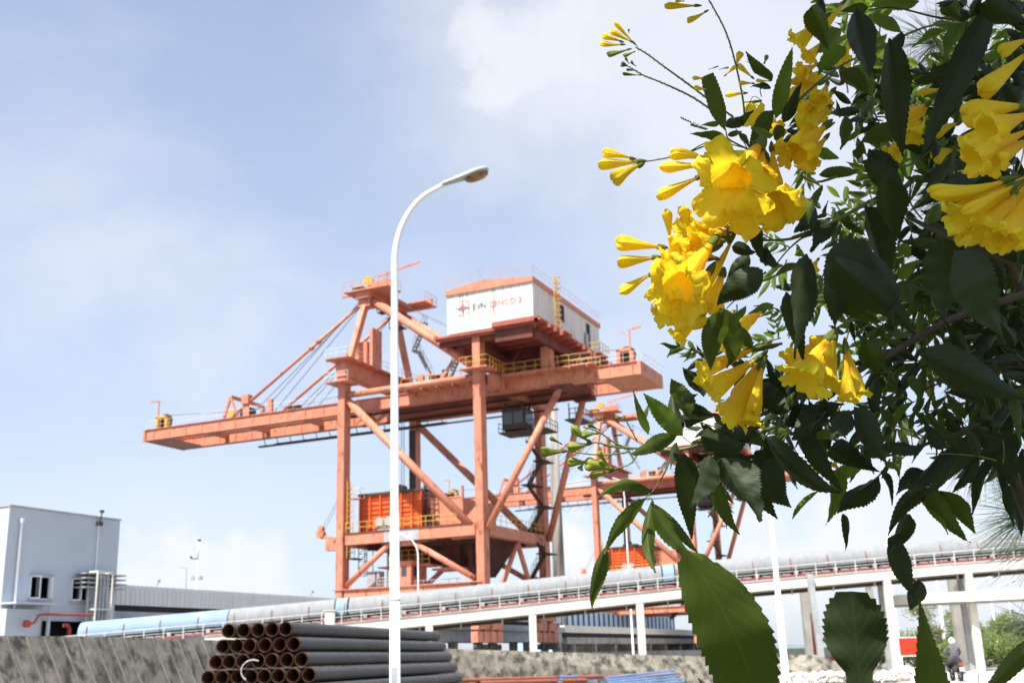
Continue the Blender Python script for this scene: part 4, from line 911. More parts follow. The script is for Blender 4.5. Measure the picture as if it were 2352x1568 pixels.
for i in range(9):
    a_ = math.pi*i/10
    for j in range(n): t = 2*math.pi*j/n; hm.v.append(Vector((.135*math.sin(a_+.02)*math.cos(t), .02+.155*math.sin(a_+.02)*math.sin(t), 1.61+.145*math.cos(a_+.02))))
for i in range(8):
    for j in range(n): hm.f.append((i*n+j, i*n+(j+1) % n, (i+1)*n+(j+1) % n, (i+1)*n+j))
hm.build('helmet', WHITE, pe, smooth=True)
mb = MB()
for sx in (-1, 1):
    mb.path([(sx*.31,.34,1.055),(sx*.31,.42,1.05)], [.036,.03], 8)
    for k in range(4): mb.path([(sx*(.285+k*.02),.41,1.06),(sx*(.285+k*.02),.45,1.04),(sx*(.285+k*.02),.44,1.01)], .010, 6)
    mb.path([(sx*.28,.37,1.03),(sx*.265,.41,1.01)], .011, 6)
mb.build('hand', mat('skin', (.45,.27,.19), None, .6), pe, smooth=True)
mb = MB()
for sx in (-1, 1):
    mb.path([(sx*.12,-.12,.80),(sx*.21,.2,.74),(sx*.225,.33,.73),(sx*.21,.22,.54),(sx*.20,.13,.36)], [.135,.11,.09,.075,.062], 10)
mb.build('trousers', mat('dark_trousers', (.035,.035,.045), None, .8), pe, smooth=True)
from mathutils import noise
# ---------------------------------------------------------------- flowering shrub in the foreground
CROP = {4: (1480, 0, 3.136), 5: (1980, 0, 3.136), 6: (1480, 350, 2.852), 7: (1980, 450, 2.852), 8: (1640, 750, 2.852), 9: (1980, 950, 2.852), 10: (1340, 950, 2.570), 3: (1800, 1250, 3.095), 0: (0, 0, .91875**-1*.91875)}
def C(k, x, y):
    if k == 0: return x, y
    ox, oy, s = CROP[k]; return (ox+x/s)*.91875, (oy+y/s)*.91875
def K(k): return 1.0 if k == 0 else .91875/CROP[k][2]
def uvmat(name, c1, c2, tr, trc, vein, rough=.55, spec=.22, sheen=False):
    """leaf or petal: colour mottling, veins from the UVs of each blade, light passing through"""
    m = bpy.data.materials.new(name); m.use_nodes = True; t = m.node_tree; t.nodes.clear()
    tc = t.nodes.new('ShaderNodeTexCoord')
    nz = nd(t, 'ShaderNodeTexNoise', ins={'Vector': tc.outputs['Object'], 'Scale': 14.0, 'Detail': 5.0}).outputs[0]
    f = nd(t, 'ShaderNodeMapRange', ins={0: nz, 1: .35, 2: .65}).outputs[0]
    col = mixc(t, f, (*c1, 1), (*c2, 1))
    sp = nd(t, 'ShaderNodeSeparateXYZ', ins={0: tc.outputs['UV']})
    if vein == 'leaf':
        av = mth(t, 'ABSOLUTE', mth(t, 'SUBTRACT', sp.outputs[1], .5))
        ph = mth(t, 'SUBTRACT', mth(t, 'MULTIPLY', sp.outputs[0], 62.0), mth(t, 'MULTIPLY', av, 34.0))
        sv = mth(t, 'POWER', mth(t, 'ABSOLUTE', mth(t, 'SINE', ph)), 7.0)
        mid = mth(t, 'LESS_THAN', av, .014)
        vn = mth(t, 'MAXIMUM', mth(t, 'MULTIPLY', mth(t, 'SUBTRACT', 1.0, mth(t, 'POWER', mth(t, 'ABSOLUTE', mth(t, 'SINE', mth(t, 'MULTIPLY', ph, .5))), .35)), .6), mid)
        col = mixc(t, mth(t, 'MULTIPLY', vn, .20), col, (c1[0]*2.0+.03, c1[1]*1.8+.03, c1[2]*1.8+.015, 1))
        hgt = mth(t, 'ADD', mth(t, 'MULTIPLY', vn, -1.0), mth(t, 'MULTIPLY', nz, .6)); bs = .22
    else:
        ph = mth(t, 'MULTIPLY', sp.outputs[1], 150.0)
        sv = mth(t, 'MULTIPLY', mth(t, 'SINE', ph), mth(t, 'SUBTRACT', 1.0, mth(t, 'MULTIPLY', sp.outputs[0], .6)))
        n3 = nd(t, 'ShaderNodeTexNoise', ins={'Vector': tc.outputs['Object'], 'Scale': 90.0, 'Detail': 3.0}).outputs[0]
        hgt = mth(t, 'ADD', mth(t, 'MULTIPLY', sv, .25), mth(t, 'MULTIPLY', n3, 3.4)); bs = .55
        dp = nd(t, 'ShaderNodeMapRange', ins={0: sp.outputs[0], 1: .35, 2: .75, 3: .40, 4: 0.0}).outputs[0]
        col = mixc(t, dp, col, (trc[0], trc[1]*.62, trc[2]*.5, 1))
    bp = nd(t, 'ShaderNodeBump', ins={'Strength': bs, 'Distance': .0012, 'Height': hgt})
    b = nd(t, 'ShaderNodeBsdfPrincipled', ins={'Base Color': col, 'Roughness': rough, 'Specular IOR Level': spec, 'Normal': bp.outputs[0]})
    tl = nd(t, 'ShaderNodeBsdfTranslucent', ins={0: mixc(t, .5, col, (*trc, 1)), 1: bp.outputs[0]})
    mx = nd(t, 'ShaderNodeMixShader', ins={0: tr, 1: b.outputs[0], 2: tl.outputs[0]})
    nd(t, 'ShaderNodeOutputMaterial', ins={0: mx.outputs[0]}); return m
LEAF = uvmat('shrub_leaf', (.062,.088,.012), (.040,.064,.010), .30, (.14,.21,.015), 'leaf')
LEAFY = uvmat('sunlit_leaf', (.105,.155,.018), (.07,.115,.015), .45, (.22,.36,.03), 'leaf')  # brighter copy of the leaf, sunlight put into its colour
LEAFD = uvmat('shaded_leaf', (.026,.040,.012), (.016,.027,.009), .14, (.07,.11,.012), 'leaf')  # darker copy of the leaf, shade put into its colour
PETAL = uvmat('yellow_petal', (.93,.765,.045), (.90,.68,.028), .44, (.97,.73,.022), 'petal', .55, .25)
CALYX = uvmat('green_calyx', (.14,.19,.04), (.10,.15,.03), .2, (.2,.3,.05), 'petal', .5)
BUDG = uvmat('green_bud', (.30,.34,.05), (.20,.27,.05), .25, (.4,.45,.05), 'petal', .5)
STEM = mat('green_stem', (.13,.17,.06), (.10,.10,.05), .55, 30.)
TWIG = mat('brown_twig', (.06,.045,.03), (.10,.08,.05), .8, 25.)
shrub = empty('flowering_shrub', P(2500, 1900, 1.3), 0, label='leafy shrub with yellow trumpet flowers filling the right side, close to the camera', cat='shrub')
SH0 = shrub.location.copy()
def SB(mb, name, m, parent=None, smooth=True):
    if parent is None:
        mb.v = [v-SH0 for v in mb.v]; parent = shrub
    return mb.build(name, m, parent, smooth=smooth)
class LB(MB):
    def __init__(s): super().__init__(); s.uv = []
    def leaf(s, base, tip, hw, nrm, curl=.12, fold=.25, rows=26, bendv=None, twist=0., blunt=False, rnd=random, pk=None):
        """serrated leaflet: base and tip in metres, hw half width, nrm facing; curl droops it, fold makes the V, bendv sideways sweep"""
        ax = (tip-base); L = ax.length; ax.normalize(); n0 = (nrm-ax*nrm.dot(ax)).normalized(); sd = ax.cross(n0)
        bv = bendv or Vector((0,0,0)); o = len(s.v); cols = 7; pk0 = rnd.uniform(.36, .46); pk = pk or pk0; ph = rnd.uniform(0, 6)
        ang_ = 0
        for i in range(rows+1):
            t = i/rows
            c = base+ax*L*t+bv*(4*t*(1-t))-n0*(curl*L*(4*t*(1-t)-1.0*t*t*0))*-.5 + n0*(.012*L*math.sin(ph+t*7))
            if blunt: w = hw*min(1, (t/.35)**.7 if t > 0 else 0)*(1-.25*max(0, (t-.75)/.25)**2)
            else: w = hw*((t/abs(pk))**.75*math.exp(.75*(1-t/abs(pk))) if t > 0 else 0)*(1-t**3.2)*1.0
            if pk < 0: w = hw*(.42+.58*max(0, min(1, (t-.45)/.2))**.8 if t < .74 else math.sqrt(max(0, 1-((t-.74)/.27)**2)))
            w = max(w, .0006)
            tw = twist*(t-.4); s2 = (sd*math.cos(tw)+n0*math.sin(tw)); n2 = (n0*math.cos(tw)-sd*math.sin(tw))
            tooth = (i % 2)
            for j in range(cols):
                a = -1+2*j/(cols-1); ww = w*a
                if abs(a) > .99 and .06 < t < .97: ww *= 1.0 if tooth else .91
                v = c+s2*ww+n2*(-fold*abs(ww)+(.10*math.sin(ph*2+t*11+a)+.05*math.sin(ph*3+t*29))*hw*abs(a)*min(1, t*4))
                if abs(a) > .99 and tooth: v += ax*L*.018
                s.v.append(v); s.uv.append((t, .5+.5*a))
        for i in range(rows):
            for j in range(cols-1): a = o+i*cols+j; s.f.append((a, a+1, a+cols+1, a+cols))
    def add(s, vs, fs):
        n = len(vs); super().add(vs, fs); s.uv += [(0, .5)]*n; return s
leavesA, leavesY, leavesD = LB(), LB(), LB()
stems = MB(); twigs = MB()
lr = random.Random(21)
def L(k, bx, by, tx, ty, hw, d=1.1, kind='A', bend=0, roll=None, curl=None, dd=None, fold=None, stalk=True, blunt=False, tw=None, pk=None):
    """leaf whose stalk end and tip show at (bx,by) and (tx,ty) of crop k; hw apparent half width, bend sweeps it to its left"""
    b_ = C(k, bx, by); t_ = C(k, tx, ty); s_ = K(k)
    dd = lr.uniform(-.05, .05) if dd is None else dd
    B_ = P(b_[0], b_[1], d); T_ = P(t_[0], t_[1], d+dd)
    roll = lr.uniform(-.75, .75) if roll is None else roll
    ax = (T_-B_).normalized(); vd = (CAMP-(B_+T_)/2).normalized(); n0 = (vd-ax*vd.dot(ax)).normalized(); sd = ax.cross(n0)
    nrm = n0*math.cos(roll)+sd*math.sin(roll)
    w = hw*s_*d/FPX/max(.55, math.cos(roll))*(1 if k == 0 else .87)
    # bend given in crop pixels, positive to the left of the base-to-tip direction on screen
    bv = sd*(-bend*s_*d/FPX)
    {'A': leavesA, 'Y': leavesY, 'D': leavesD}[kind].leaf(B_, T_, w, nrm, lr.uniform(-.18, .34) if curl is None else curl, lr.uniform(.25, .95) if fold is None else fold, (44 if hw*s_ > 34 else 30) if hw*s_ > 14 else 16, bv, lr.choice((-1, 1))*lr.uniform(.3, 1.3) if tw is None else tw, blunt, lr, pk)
def S(k, pts_, w, d=1.1, d2=None, mb=None, keep=False):
    global stems, twigs
    """stem through crop points, w full width in crop pixels (start,end)"""
    d2 = d if d2 is None else d2; n = len(pts_)
    w = w if isinstance(w, tuple) else (w, w)
    ps = [P(*C(k, x, y), d+(d2-d)*i/(n-1)) for i, (x, y) in enumerate(pts_)]
    # smooth
    out_ = []
    for i in range(n-1):
        p0 = ps[max(0, i-1)]; p1 = ps[i]; p2 = ps[i+1]; p3 = ps[min(n-1, i+2)]
        for q_ in range(4):
            t = q_/4; out_.append(.5*((2*p1)+(p2-p0)*t+(2*p0-5*p1+4*p2-p3)*t*t+(3*p1-p0-3*p2+p3)*t**3))
    out_.append(ps[-1]); m_ = len(out_)
    (stems if mb is None else mb).path(out_, [(w[0]+(w[1]-w[0])*i/(m_-1))*.5*K(k)*d/FPX for i in range(m_)], 6)
    if not keep: flush()
    return out_
def flush():
    global stems, twigs
    if twigs.v: SB(twigs, 'branch', TWIG)
    if stems.v: SB(stems, 'stem', STEM)
    stems.v = []; stems.f = []; twigs.v = []; twigs.f = []
def raceme(k, pts_, w, d=1.1, n=26, ln=9):
    w = (w[0]*1.35, w[1]*1.35); ln *= 1.25
    """flower stalk with the short pedicels left by fallen flowers"""
    o_ = S(k, pts_, w, d, keep=True)
    for i in range(n):
        t = i/n*(len(o_)-1); a = int(t); p = o_[a].lerp(o_[a+1], t-a); ax = (o_[a+1]-o_[a]).normalized()
        sd = ax.cross(CAMP-p).normalized()*(1 if i % 2 else -1)
        q_ = p+(sd*lr.uniform(.6, 1.1)-ax*lr.uniform(.2, .9)+Vector((lr.uniform(-.3,.3), lr.uniform(-.3,.3), lr.uniform(-.2,.3))))*ln*lr.uniform(.6, 1.5)*K(k)*d/FPX
        stems.path([p, p.lerp(q_, .6)+ax*.0004, q_], [w_*K(k)*d/FPX for w_ in (3.0, 2.2, 2.8)], 5)
    flush()
NF = [0]
def flower(k, bx, by, mx, my, R, d=1.05, dd=-.015, L_=None, droop=.0, throat=.46, open_=1.0, seed=None):
    """open trumpet: calyx at (bx,by), mouth centre at (mx,my), R lobe radius in crop pixels"""
    r_ = random.Random(NF[0]*7+3 if seed is None else seed); NF[0] += 1
    B_ = P(*C(k, bx, by), d); M_ = P(*C(k, mx, my), d+dd); R = R*K(k)*d/FPX
    ax = M_-B_; Ln = ax.length; ax.normalize(); e1 = ax.orthogonal().normalized(); th0 = r_.uniform(0, 6.28)
    e1 = (e1*math.cos(th0)+ax.cross(e1)*math.sin(th0)); e2 = ax.cross(e1); n = 60
    mb = MB(); mb.uv = []; tub = 11; lob = 9
    up = Vector((0,0,1)); sag = (up-ax*up.dot(ax))
    lobe = [r_.uniform(.86, 1.1) for _ in range(5)]; lb = [r_.uniform(-.45, 1.0) for _ in range(5)]; so_ = Vector((r_.uniform(0, 50), r_.uniform(0, 50), 0))
    for i in range(tub+lob+1):
        for j in range(n):
            th = 2*math.pi*j/n
            ll = (th/(2*math.pi)*5) % 5; li = int(ll) % 5; fr = ll-int(ll); wl = abs(math.sin(math.pi*fr))
            if i <= tub:
                s = i/tub; rr = R*(.085+throat*max(0, (s-.08)/.92)**1.25*(.9+.1*math.cos(2*th)))*(1+.045*math.cos(5*th)*s+.02*math.cos(10*th)*s)
                c = B_+ax*Ln*.86*s+sag*(-droop*Ln*math.sin(math.pi*s)*.5); uvx = .55*s
            else:
                s = (i-tub)/lob; full = R*(.58+.42*wl**.5)*lobe[li]*open_
                rt = R*(.085+throat); rr = rt+(max(full, rt*1.05)-rt)*(1-(1-s)**1.25)
                fw = Ln*.14+R*(.18*math.sin(s*1.8)-lb[li]*.55*s*s*wl)-R*.12*(1-wl)*s
                fw += R*.085*s*math.sin(th*11+seedp(r_, li)+s*3)+R*.05*s*math.sin(th*23+li)
                rr *= 1+.03*math.sin(th*17+li)*s
                c = B_+ax*(Ln*.86+fw); uvx = .55+.45*s
            v_ = c+(e1*math.cos(th)+e2*math.sin(th))*rr
            sN = max(0, (i-4)/(tub+lob-4)); v_ += (noise.noise_vector(v_*55+so_)*.16+noise.noise_vector(v_*150+so_)*.07)*R*sN**1.3
            mb.v.append(v_); mb.uv.append((uvx, j/n))
    for i in range(tub+lob):
        for j in range(n): mb.f.append((i*n+j, i*n+(j+1) % n, (i+1)*n+(j+1) % n, (i+1)*n+j))
    o = SB(mb, 'flower', PETAL)
    calyx(B_, ax, R*.13, o, Ln*.14)
    return o
_sp = {}
def seedp(r_, li):
    key = (id(r_), li)
    if key not in _sp: _sp[key] = r_.uniform(0, 6)
    return _sp[key]
def calyx(B_, ax, r0, parent, ln):
    mb = MB(); mb.uv = []; n = 10; e1 = ax.orthogonal().normalized(); e2 = ax.cross(e1)
    for i, (s, k) in enumerate(((-.7, .35), (-.25, .75), (.2, 1.12), (.8, 1.25), (1.1, 1.18))):
        for j in range(n):
            t = 2*math.pi*j/n; z = s+(.25 if (i == 4 and j % 2) else 0); v = B_+ax*ln*z+(e1*math.cos(t)+e2*math.sin(t))*r0*k
            mb.v.append(v-SH0); mb.uv.append((s, j/n))
    for i in range(4):
        for j in range(n): mb.f.append((i*n+j, i*n+(j+1) % n, (i+1)*n+(j+1) % n, (i+1)*n+j))
    mb.build('calyx', CALYX, parent, smooth=True)
def bud(k, bx, by, tx, ty, w, d=1.05, dd=0, m=None, closed=.45):
    """unopened trumpet, w full width in crop pixels near its tip"""
    r_ = random.Random(int(bx*3+by)); B_ = P(*C(k, bx, by), d); T_ = P(*C(k, tx, ty), d+dd); R = w*.5*K(k)*d/FPX
    ax = T_-B_; Ln = ax.length; ax.normalize(); e1 = ax.orthogonal().normalized(); a0 = r_.uniform(0, 6); e1 = e1*math.cos(a0)+ax.cross(e1)*math.sin(a0); e2 = ax.cross(e1)
    mb = MB(); mb.uv = []; n = 30; R *= 1.22; pr = [(0,.17),(.1,.2),(.25,.32),(.4,.48),(.55,.66),(.68,.83),(.80,.97),(.88,1.0),(.95,.86),(1.0,.50),(1.0,.08)]
    bow = e1*Ln*r_.uniform(-.07, .07)
    for i, (s, q_) in enumerate(pr):
        for j in range(n):
            th = 2*math.pi*j/n; f_ = max(0, (s-.35)/.65)
            rr = R*q_*(1+f_*(.13*math.cos(5*th)+.09*math.cos(3*th+1+s*6)+.05*math.sin(9*th)))
            z = s+(.035*math.sin(2*th+1)+.02*math.sin(5*th))*(1 if s > .85 else 0)
            mb.v.append(B_+ax*Ln*z+bow*math.sin(math.pi*s)+(e1*math.cos(th)*1.0+e2*math.sin(th)*.86)*rr); mb.uv.append((min(1, .45+.55*s), j/n))
    for i in range(len(pr)-1):
        for j in range(n): mb.f.append((i*n+j, i*n+(j+1) % n, (i+1)*n+(j+1) % n, (i+1)*n+j))
    mb.f.append(tuple(range((len(pr)-1)*n, len(pr)*n)))
    o = SB(mb, 'flower_bud', m or PETAL); calyx(B_, ax, R*.32, o, Ln*.12)
# ---- buds and flowers, top left
for a in ((840,45,578,45,52),(905,85,752,165,42),(340,350,180,180,34),(325,335,150,245,38),(250,350,65,345,38),(240,330,85,285,40),(905,700,805,690,32),(890,620,790,612,30),
          (1130,520,1165,410,46),(1040,595,1125,520,30),(1265,615,1150,510,40),(1210,730,1050,745,42),(1270,655,1155,650,32),(1400,635,1290,632,26),(420,0,210,260,60)):
    if a[0] == 420: bud(5, *a)
    else: bud(4, *a)
bud(4, 720, 10, 655, 5, 22)
for a in ((300,385,125,430,36),(335,405,250,440,26),(1350,500,1372,435,34)): bud(4, *a, m=BUDG)
for a in ((380,590,245,578,22),(350,555,272,545,20),(300,530,235,490,22),(290,500,262,455,20),(345,520,305,482,18),(270,520,225,515,16),(915,545,990,520,12),(1000,545,1070,530,14),(1210,485,1280,480,12),(290,260,288,230,16)): bud(4, *a, m=CALYX)
for i in range(9): bud(4, 780+i*14+20, 960+i*6, 760+i*14+14, 985+i*4, 14, m=CALYX)
for i in range(5): bud(4, 720+i*16, 940+i*7, 695+i*18, 920+i*8, 12, m=CALYX)
for a in ((330,1245,90,1200,60),(400,1262,60,1290,80),(940,1262,622,1200,78),(925,1290,538,1312,82),(865,1375,520,1540,92)): bud(4, *a)
bud(4, 395, 1285, 165, 1415, 95, m=None); bud(4, 380, 1270, 190, 1375, 60, m=BUDG); bud(4, 330, 1290, 300, 1330, 26, m=BUDG)
bud(6, 515, 765, 182, 735, 88); bud(6, 470, 835, 190, 872, 84); bud(6, 440, 945, 202, 1085, 74)
bud(6, 1280, 35, 1300, 355, 88); bud(6, 1010, 680, 760, 1060, 84, d=1.08); bud(6, 935, 930, 830, 1225, 150, d=1.09); bud(6, 760, 1120, 850, 1200, 60)
bud(6, 960, 560, 860, 520, 60); bud(6, 900, 610, 790, 600, 60); bud(6, 980, 680, 830, 640, 60)
# open flowers of the main cluster
flower(6, 1215, 10, 985, 290, 300, dd=-.055, throat=.34, open_=1.1)
flower(6, 1210, 120, 1040, 450, 240, d=1.07, dd=-.05, throat=.36)
flower(6, 1225, 100, 1280, 480, 250, d=1.08, dd=-.045)
flower(6, 1180, 160, 1370, 540, 150, d=1.10, dd=-.03)
flower(6, 1080, 560, 900, 500, 150, d=1.10)
flower(6, 960, 700, 660, 640, 170, d=1.07)
flower(6, 940, 720, 745, 740, 140, d=1.05)
flower(6, 900, 760, 560, 900, 165, d=1.05)
flower(6, 880, 700, 620, 1040, 245, d=1.04, dd=-.05, throat=.36)
flower(6, 860, 900, 660, 1230, 190, d=1.05, dd=-.05)
flower(6, 720, 980, 490, 1080, 125, d=1.07, dd=-.03)
flower(6, 700, 1000, 505, 1235, 120, d=1.08, dd=-.03)
flower(6, 800, 1250, 620, 1400, 90, d=1.09)
flower(4, 1860, 960, 1610, 1190, 190, d=1.05, dd=-.01)
flower(4, 1870, 980, 1500, 1200, 120, d=1.07)
flower(4, 1400, 1000, 1290, 930, 115, d=1.16)
flower(4, 1500, 920, 1440, 1010, 90, d=1.18)
flower(4, 1500, 640, 1690, 640, 120, d=1.14, dd=.02)
flower(4, 1720, 600, 1590, 740, 90, d=1.16)
flower(4, 1850, 120, 1620, 330, 130, d=1.15, dd=.01)
flower(4, 1840, 300, 1700, 450, 85, d=1.16)
flower(4, 1900, 700, 1760, 880, 130, d=1.17)
flower(4, 1840, 780, 1660, 850, 110, d=1.18)
for a in ((6,1010,640,850,560,90,1.08),(6,1000,660,800,640,85,1.09),(6,900,850,760,800,100,1.08),(6,850,700,600,770,110,1.06),(6,860,850,480,900,80,1.06),(4,1850,1060,1700,1240,120,1.08),(4,1780,500,1650,560,80,1.17),(4,1880,820,1690,1000,110,1.13),(4,1850,650,1790,790,110,1.15),(4,1330,900,1240,860,70,1.2),(6,1290,200,1420,520,110,1.09),(6,1130,100,890,200,140,1.08),(6,1220,60,1180,240,150,1.05)):
    flower(a[0], a[1], a[2], a[3], a[4], a[5], d=a[6], dd=-.02)
for a in ((6,1030,620,900,540,70),(6,980,640,860,680,66),(6,560,720,530,500,70),(6,700,640,640,480,80)): bud(*a)
# second row under the leaf
flower(8, 780, 60, 580, 200, 130, d=1.15); flower(8, 700, 150, 490, 330, 85, d=1.16); flower(8, 660, 180, 600, 300, 70, d=1.16)
flower(8, 750, 330, 330, 500, 110, d=1.06); flower(8, 760, 390, 400, 640, 150, d=1.05, dd=-.01); flower(8, 770, 430, 530, 820, 160, d=1.05, dd=.01)
flower(8, 770, 440, 680, 870, 100, d=1.06); bud(8, 780, 380, 560, 690, 70, d=1.07); bud(8, 770, 430, 690, 800, 84, d=1.04)
flower(8, 1250, 240, 1060, 560, 215, d=1.02, dd=-.02); flower(8, 1280, 240, 1200, 560, 170, d=1.06); bud(8, 1275, 260, 1215, 405, 80, d=1.0)
flower(8, 1350, 300, 1420, 660, 130, d=1.06); flower(8, 1250, 250, 950, 420, 90, d=1.09); flower(8, 1340, 320, 1370, 700, 100, d=1.03); bud(8, 1250, 240, 1100, 300, 80, d=1.04)
bud(8, 1240, 1160, 1060, 1235, 70, d=1.2)
bud(9, 130, 690, 40, 660, 50, d=1.2); bud(9, 340, 640, 290, 590, 40, d=1.2)
for a in ((190,455,35,455,58),(350,405,205,430,62),(350,400,230,300,52),(400,340,290,350,44),(340,530,205,525,60),(300,540,280,575,36),(490,570,320,540,70),(490,585,350,615,44),(450,530,400,460,34),(470,560,400,520,50)): bud(10, *a, m=BUDG, d=1.05)
for a in ((165,410,90,370,26),(410,320,335,285,26),(440,235,395,255,20),(570,235,510,240,18)): bud(10, *a, m=CALYX, d=1.05)
# big shaded flowers at the right edge, nearer
flower(7, 1750, -60, 1200, 280, 200, d=.86, dd=-.01); flower(7, 1740, -20, 1400, 400, 230, d=.85, dd=-.01); flower(7, 1720, 40, 1530, 420, 160, d=.84)
bud(7, 1560, -10, 1000, 90, 110, d=.84); bud(7, 1600, 20, 1100, 130, 80, d=.84); bud(7, 1640, 10, 1220, 240, 90, d=.82); bud(7, 1590, 60, 1530, 330, 120, d=.84)
flower(5, 1900, 880, 1530, 1020, 190, d=.90); flower(5, 1900, 1000, 1420, 1230, 170, d=.88); flower(5, 1900, 1080, 1560, 1250, 170, d=.89)
bud(5, 1850, 830, 1350, 900, 170, d=.92); bud(5, 1880, 380, 1480, 720, 150, d=.92); bud(5, 1870, 300, 1640, 420, 90, d=.94); bud(5, 1320, 960, 1110, 1050, 80, d=1.1); bud(5, 1280, 1170, 1105, 1240, 110, d=1.1)
flower(5, 1260, 520, 1215, 590, 70, d=1.15); flower(5, 1080, 800, 940, 930, 150, d=1.12, dd=.03); flower(5, 1020, 930, 950, 1080, 110, d=1.12); flower(5, 870, 980, 800, 1190, 95, d=1.12); bud(5, 1230, 690, 990, 730, 50, d=1.13); bud(5, 1850, 120, 1745, 150, 60, d=1.0); bud(5, 1420, 260, 1530, 170, 20, d=1.1)
flower(5, 460, 300, 400, 450, 80, d=1.2); flower(7, 190, 560, 130, 640, 70, d=1.3); flower(7, 160, 640, 110, 700, 50, d=1.3)
# ---- stems
raceme(4, [(1200,960),(1180,760),(1110,440),(1040,230),(950,60),(915,0)], (12,8), n=30)
raceme(4, [(1110,920),(900,770),(740,650),(560,520),(440,430),(340,370)], (12,9), n=34)
raceme(4, [(960,880),(800,770),(640,690),(500,630),(400,590),(300,530)], (12,8), n=34)
raceme(4, [(1050,1080),(920,1130),(780,1185),(600,1235),(430,1265),(360,1270)], (10,8), n=16)
raceme(5, [(40,800),(170,680),(330,550),(490,460)], (18,12), n=22, ln=18)
raceme(5, [(640,380),(790,330),(900,270),(1100,200),(1330,180)], (18,10), n=26, ln=22)
S(4, [(1220,1170),(1100,1110),(1060,1075),(1045,1010),(1000,900)], (16,8)); S(4, [(1220,1170),(1160,1060),(1110,980)], (8,5)); S(4, [(1330,760),(1320,700),(1380,680)], 8); S(4, [(1200,900),(1260,760),(1330,790)], 6)
S(6, [(1700,610),(1500,680),(1380,710),(1200,715)], (26,16)); S(6, [(1310,890),(1400,780),(1520,680)], (10,14)); S(6, [(960,1200),(1100,1060),(1240,940)], (8,16)); S(6, [(1300,720),(1100,600),(1040,580)], 10); S(6, [(700,80),(860,10),(1100,60)], 8)
S(6, [(1480,250),(1600,300),(1750,260)], (14, 20)); S(6, [(1000,660),(900,720),(860,790)], 8)
S(7, [(0,410),(220,330),(400,240),(560,150)], (18,30)); S(7, [(0,470),(80,410),(200,380)], 14); S(7, [(820,260),(1000,350),(1200,440),(1500,560),(1900,700)], (30,60), d=1.1, d2=1.0, mb=twigs); S(7, [(850,0),(840,140),(880,220),(930,280)], 12, mb=twigs)
S(7, [(430,1370),(700,1240),(950,1090),(1220,960),(1700,800)], (40,60), mb=twigs); S(7, [(440,1095),(640,980)], (10,12)); S(7, [(1160,1130),(1450,1100)], (30,34), d=1.25); S(7, [(730,1050),(900,990)], 10)
S(9, [(680,540),(860,490),(1010,435),(1190,370),(1450,250),(1800,60)], (16,44), mb=twigs); S(9, [(730,320),(860,370),(1010,430)], (8,12)); S(9, [(1030,440),(1030,560),(1010,690),(960,770)], (14,10)); S(9, [(860,470),(845,350)], 7); S(9, [(740,600),(860,490)], 10); S(9, [(480,780),(620,680),(700,560)], (10,14)); S(9, [(1040,700),(1070,650)], 8)
S(9, [(1680,-100),(1300,-60),(900,80)], (30,10), d=1.2, mb=twigs)
S(10, [(1000,430),(880,450),(700,440),(520,430),(430,420)], (22,10)); raceme(10, [(620,440),(520,410),(400,330),(300,300)], (10,6), n=18, ln=8); raceme(10, [(600,440),(480,420),(350,400),(230,460)], (10,6), n=22, ln=8); raceme(10, [(600,460),(450,480),(300,470),(240,460)], (9,5), n=18, ln=8); raceme(10, [(650,480),(600,540),(500,570)], (8,6), n=10, ln=8); raceme(10, [(540,430),(460,500),(400,560)], (8,5), n=12, ln=7); raceme(10, [(650,390),(600,300),(560,220)], (7,5), n=10, ln=7)
S(10, [(1460,280),(1200,380),(1000,430)], (44,22), mb=twigs); S(10, [(730,740),(800,640),(850,540),(870,440)], (8,12)); S(10, [(1040,740),(1080,620),(1190,500)], (6,12)); S(10, [(720,350),(700,290),(660,240)], 6); S(10, [(940,360),(1000,410)], 6); S(10, [(1050,270),(1150,300),(1250,340)], 8); S(10, [(700,760),(745,715)], 8)
S(8, [(900,310),(760,330),(650,370)], (20,14)); S(8, [(1640,360),(1500,470),(1400,530),(1250,600),(1000,700),(700,840),(300,1010)], (44,24), mb=twigs); S(8, [(1250,240),(1320,180),(1500,100)], 16); S(8, [(860,940),(900,800)], 12)
for a in ([(900,1300),(1000,1250),(1200,1080)],): S(5, a, 16, d=1.1)
S(5, [(560,1340),(720,1320),(900,1300)], 20); S(5, [(600,80),(800,60),(1100,130),(1300,160)], (12,20), mb=twigs); S(5, [(1460,1000),(1300,1100),(1240,1400)], (20,34), mb=twigs, d=1.0); S(5, [(960,1400),(920,1568)], 8)
S(3, [(2000,1340),(1998,1414)], 5, d=1.2)
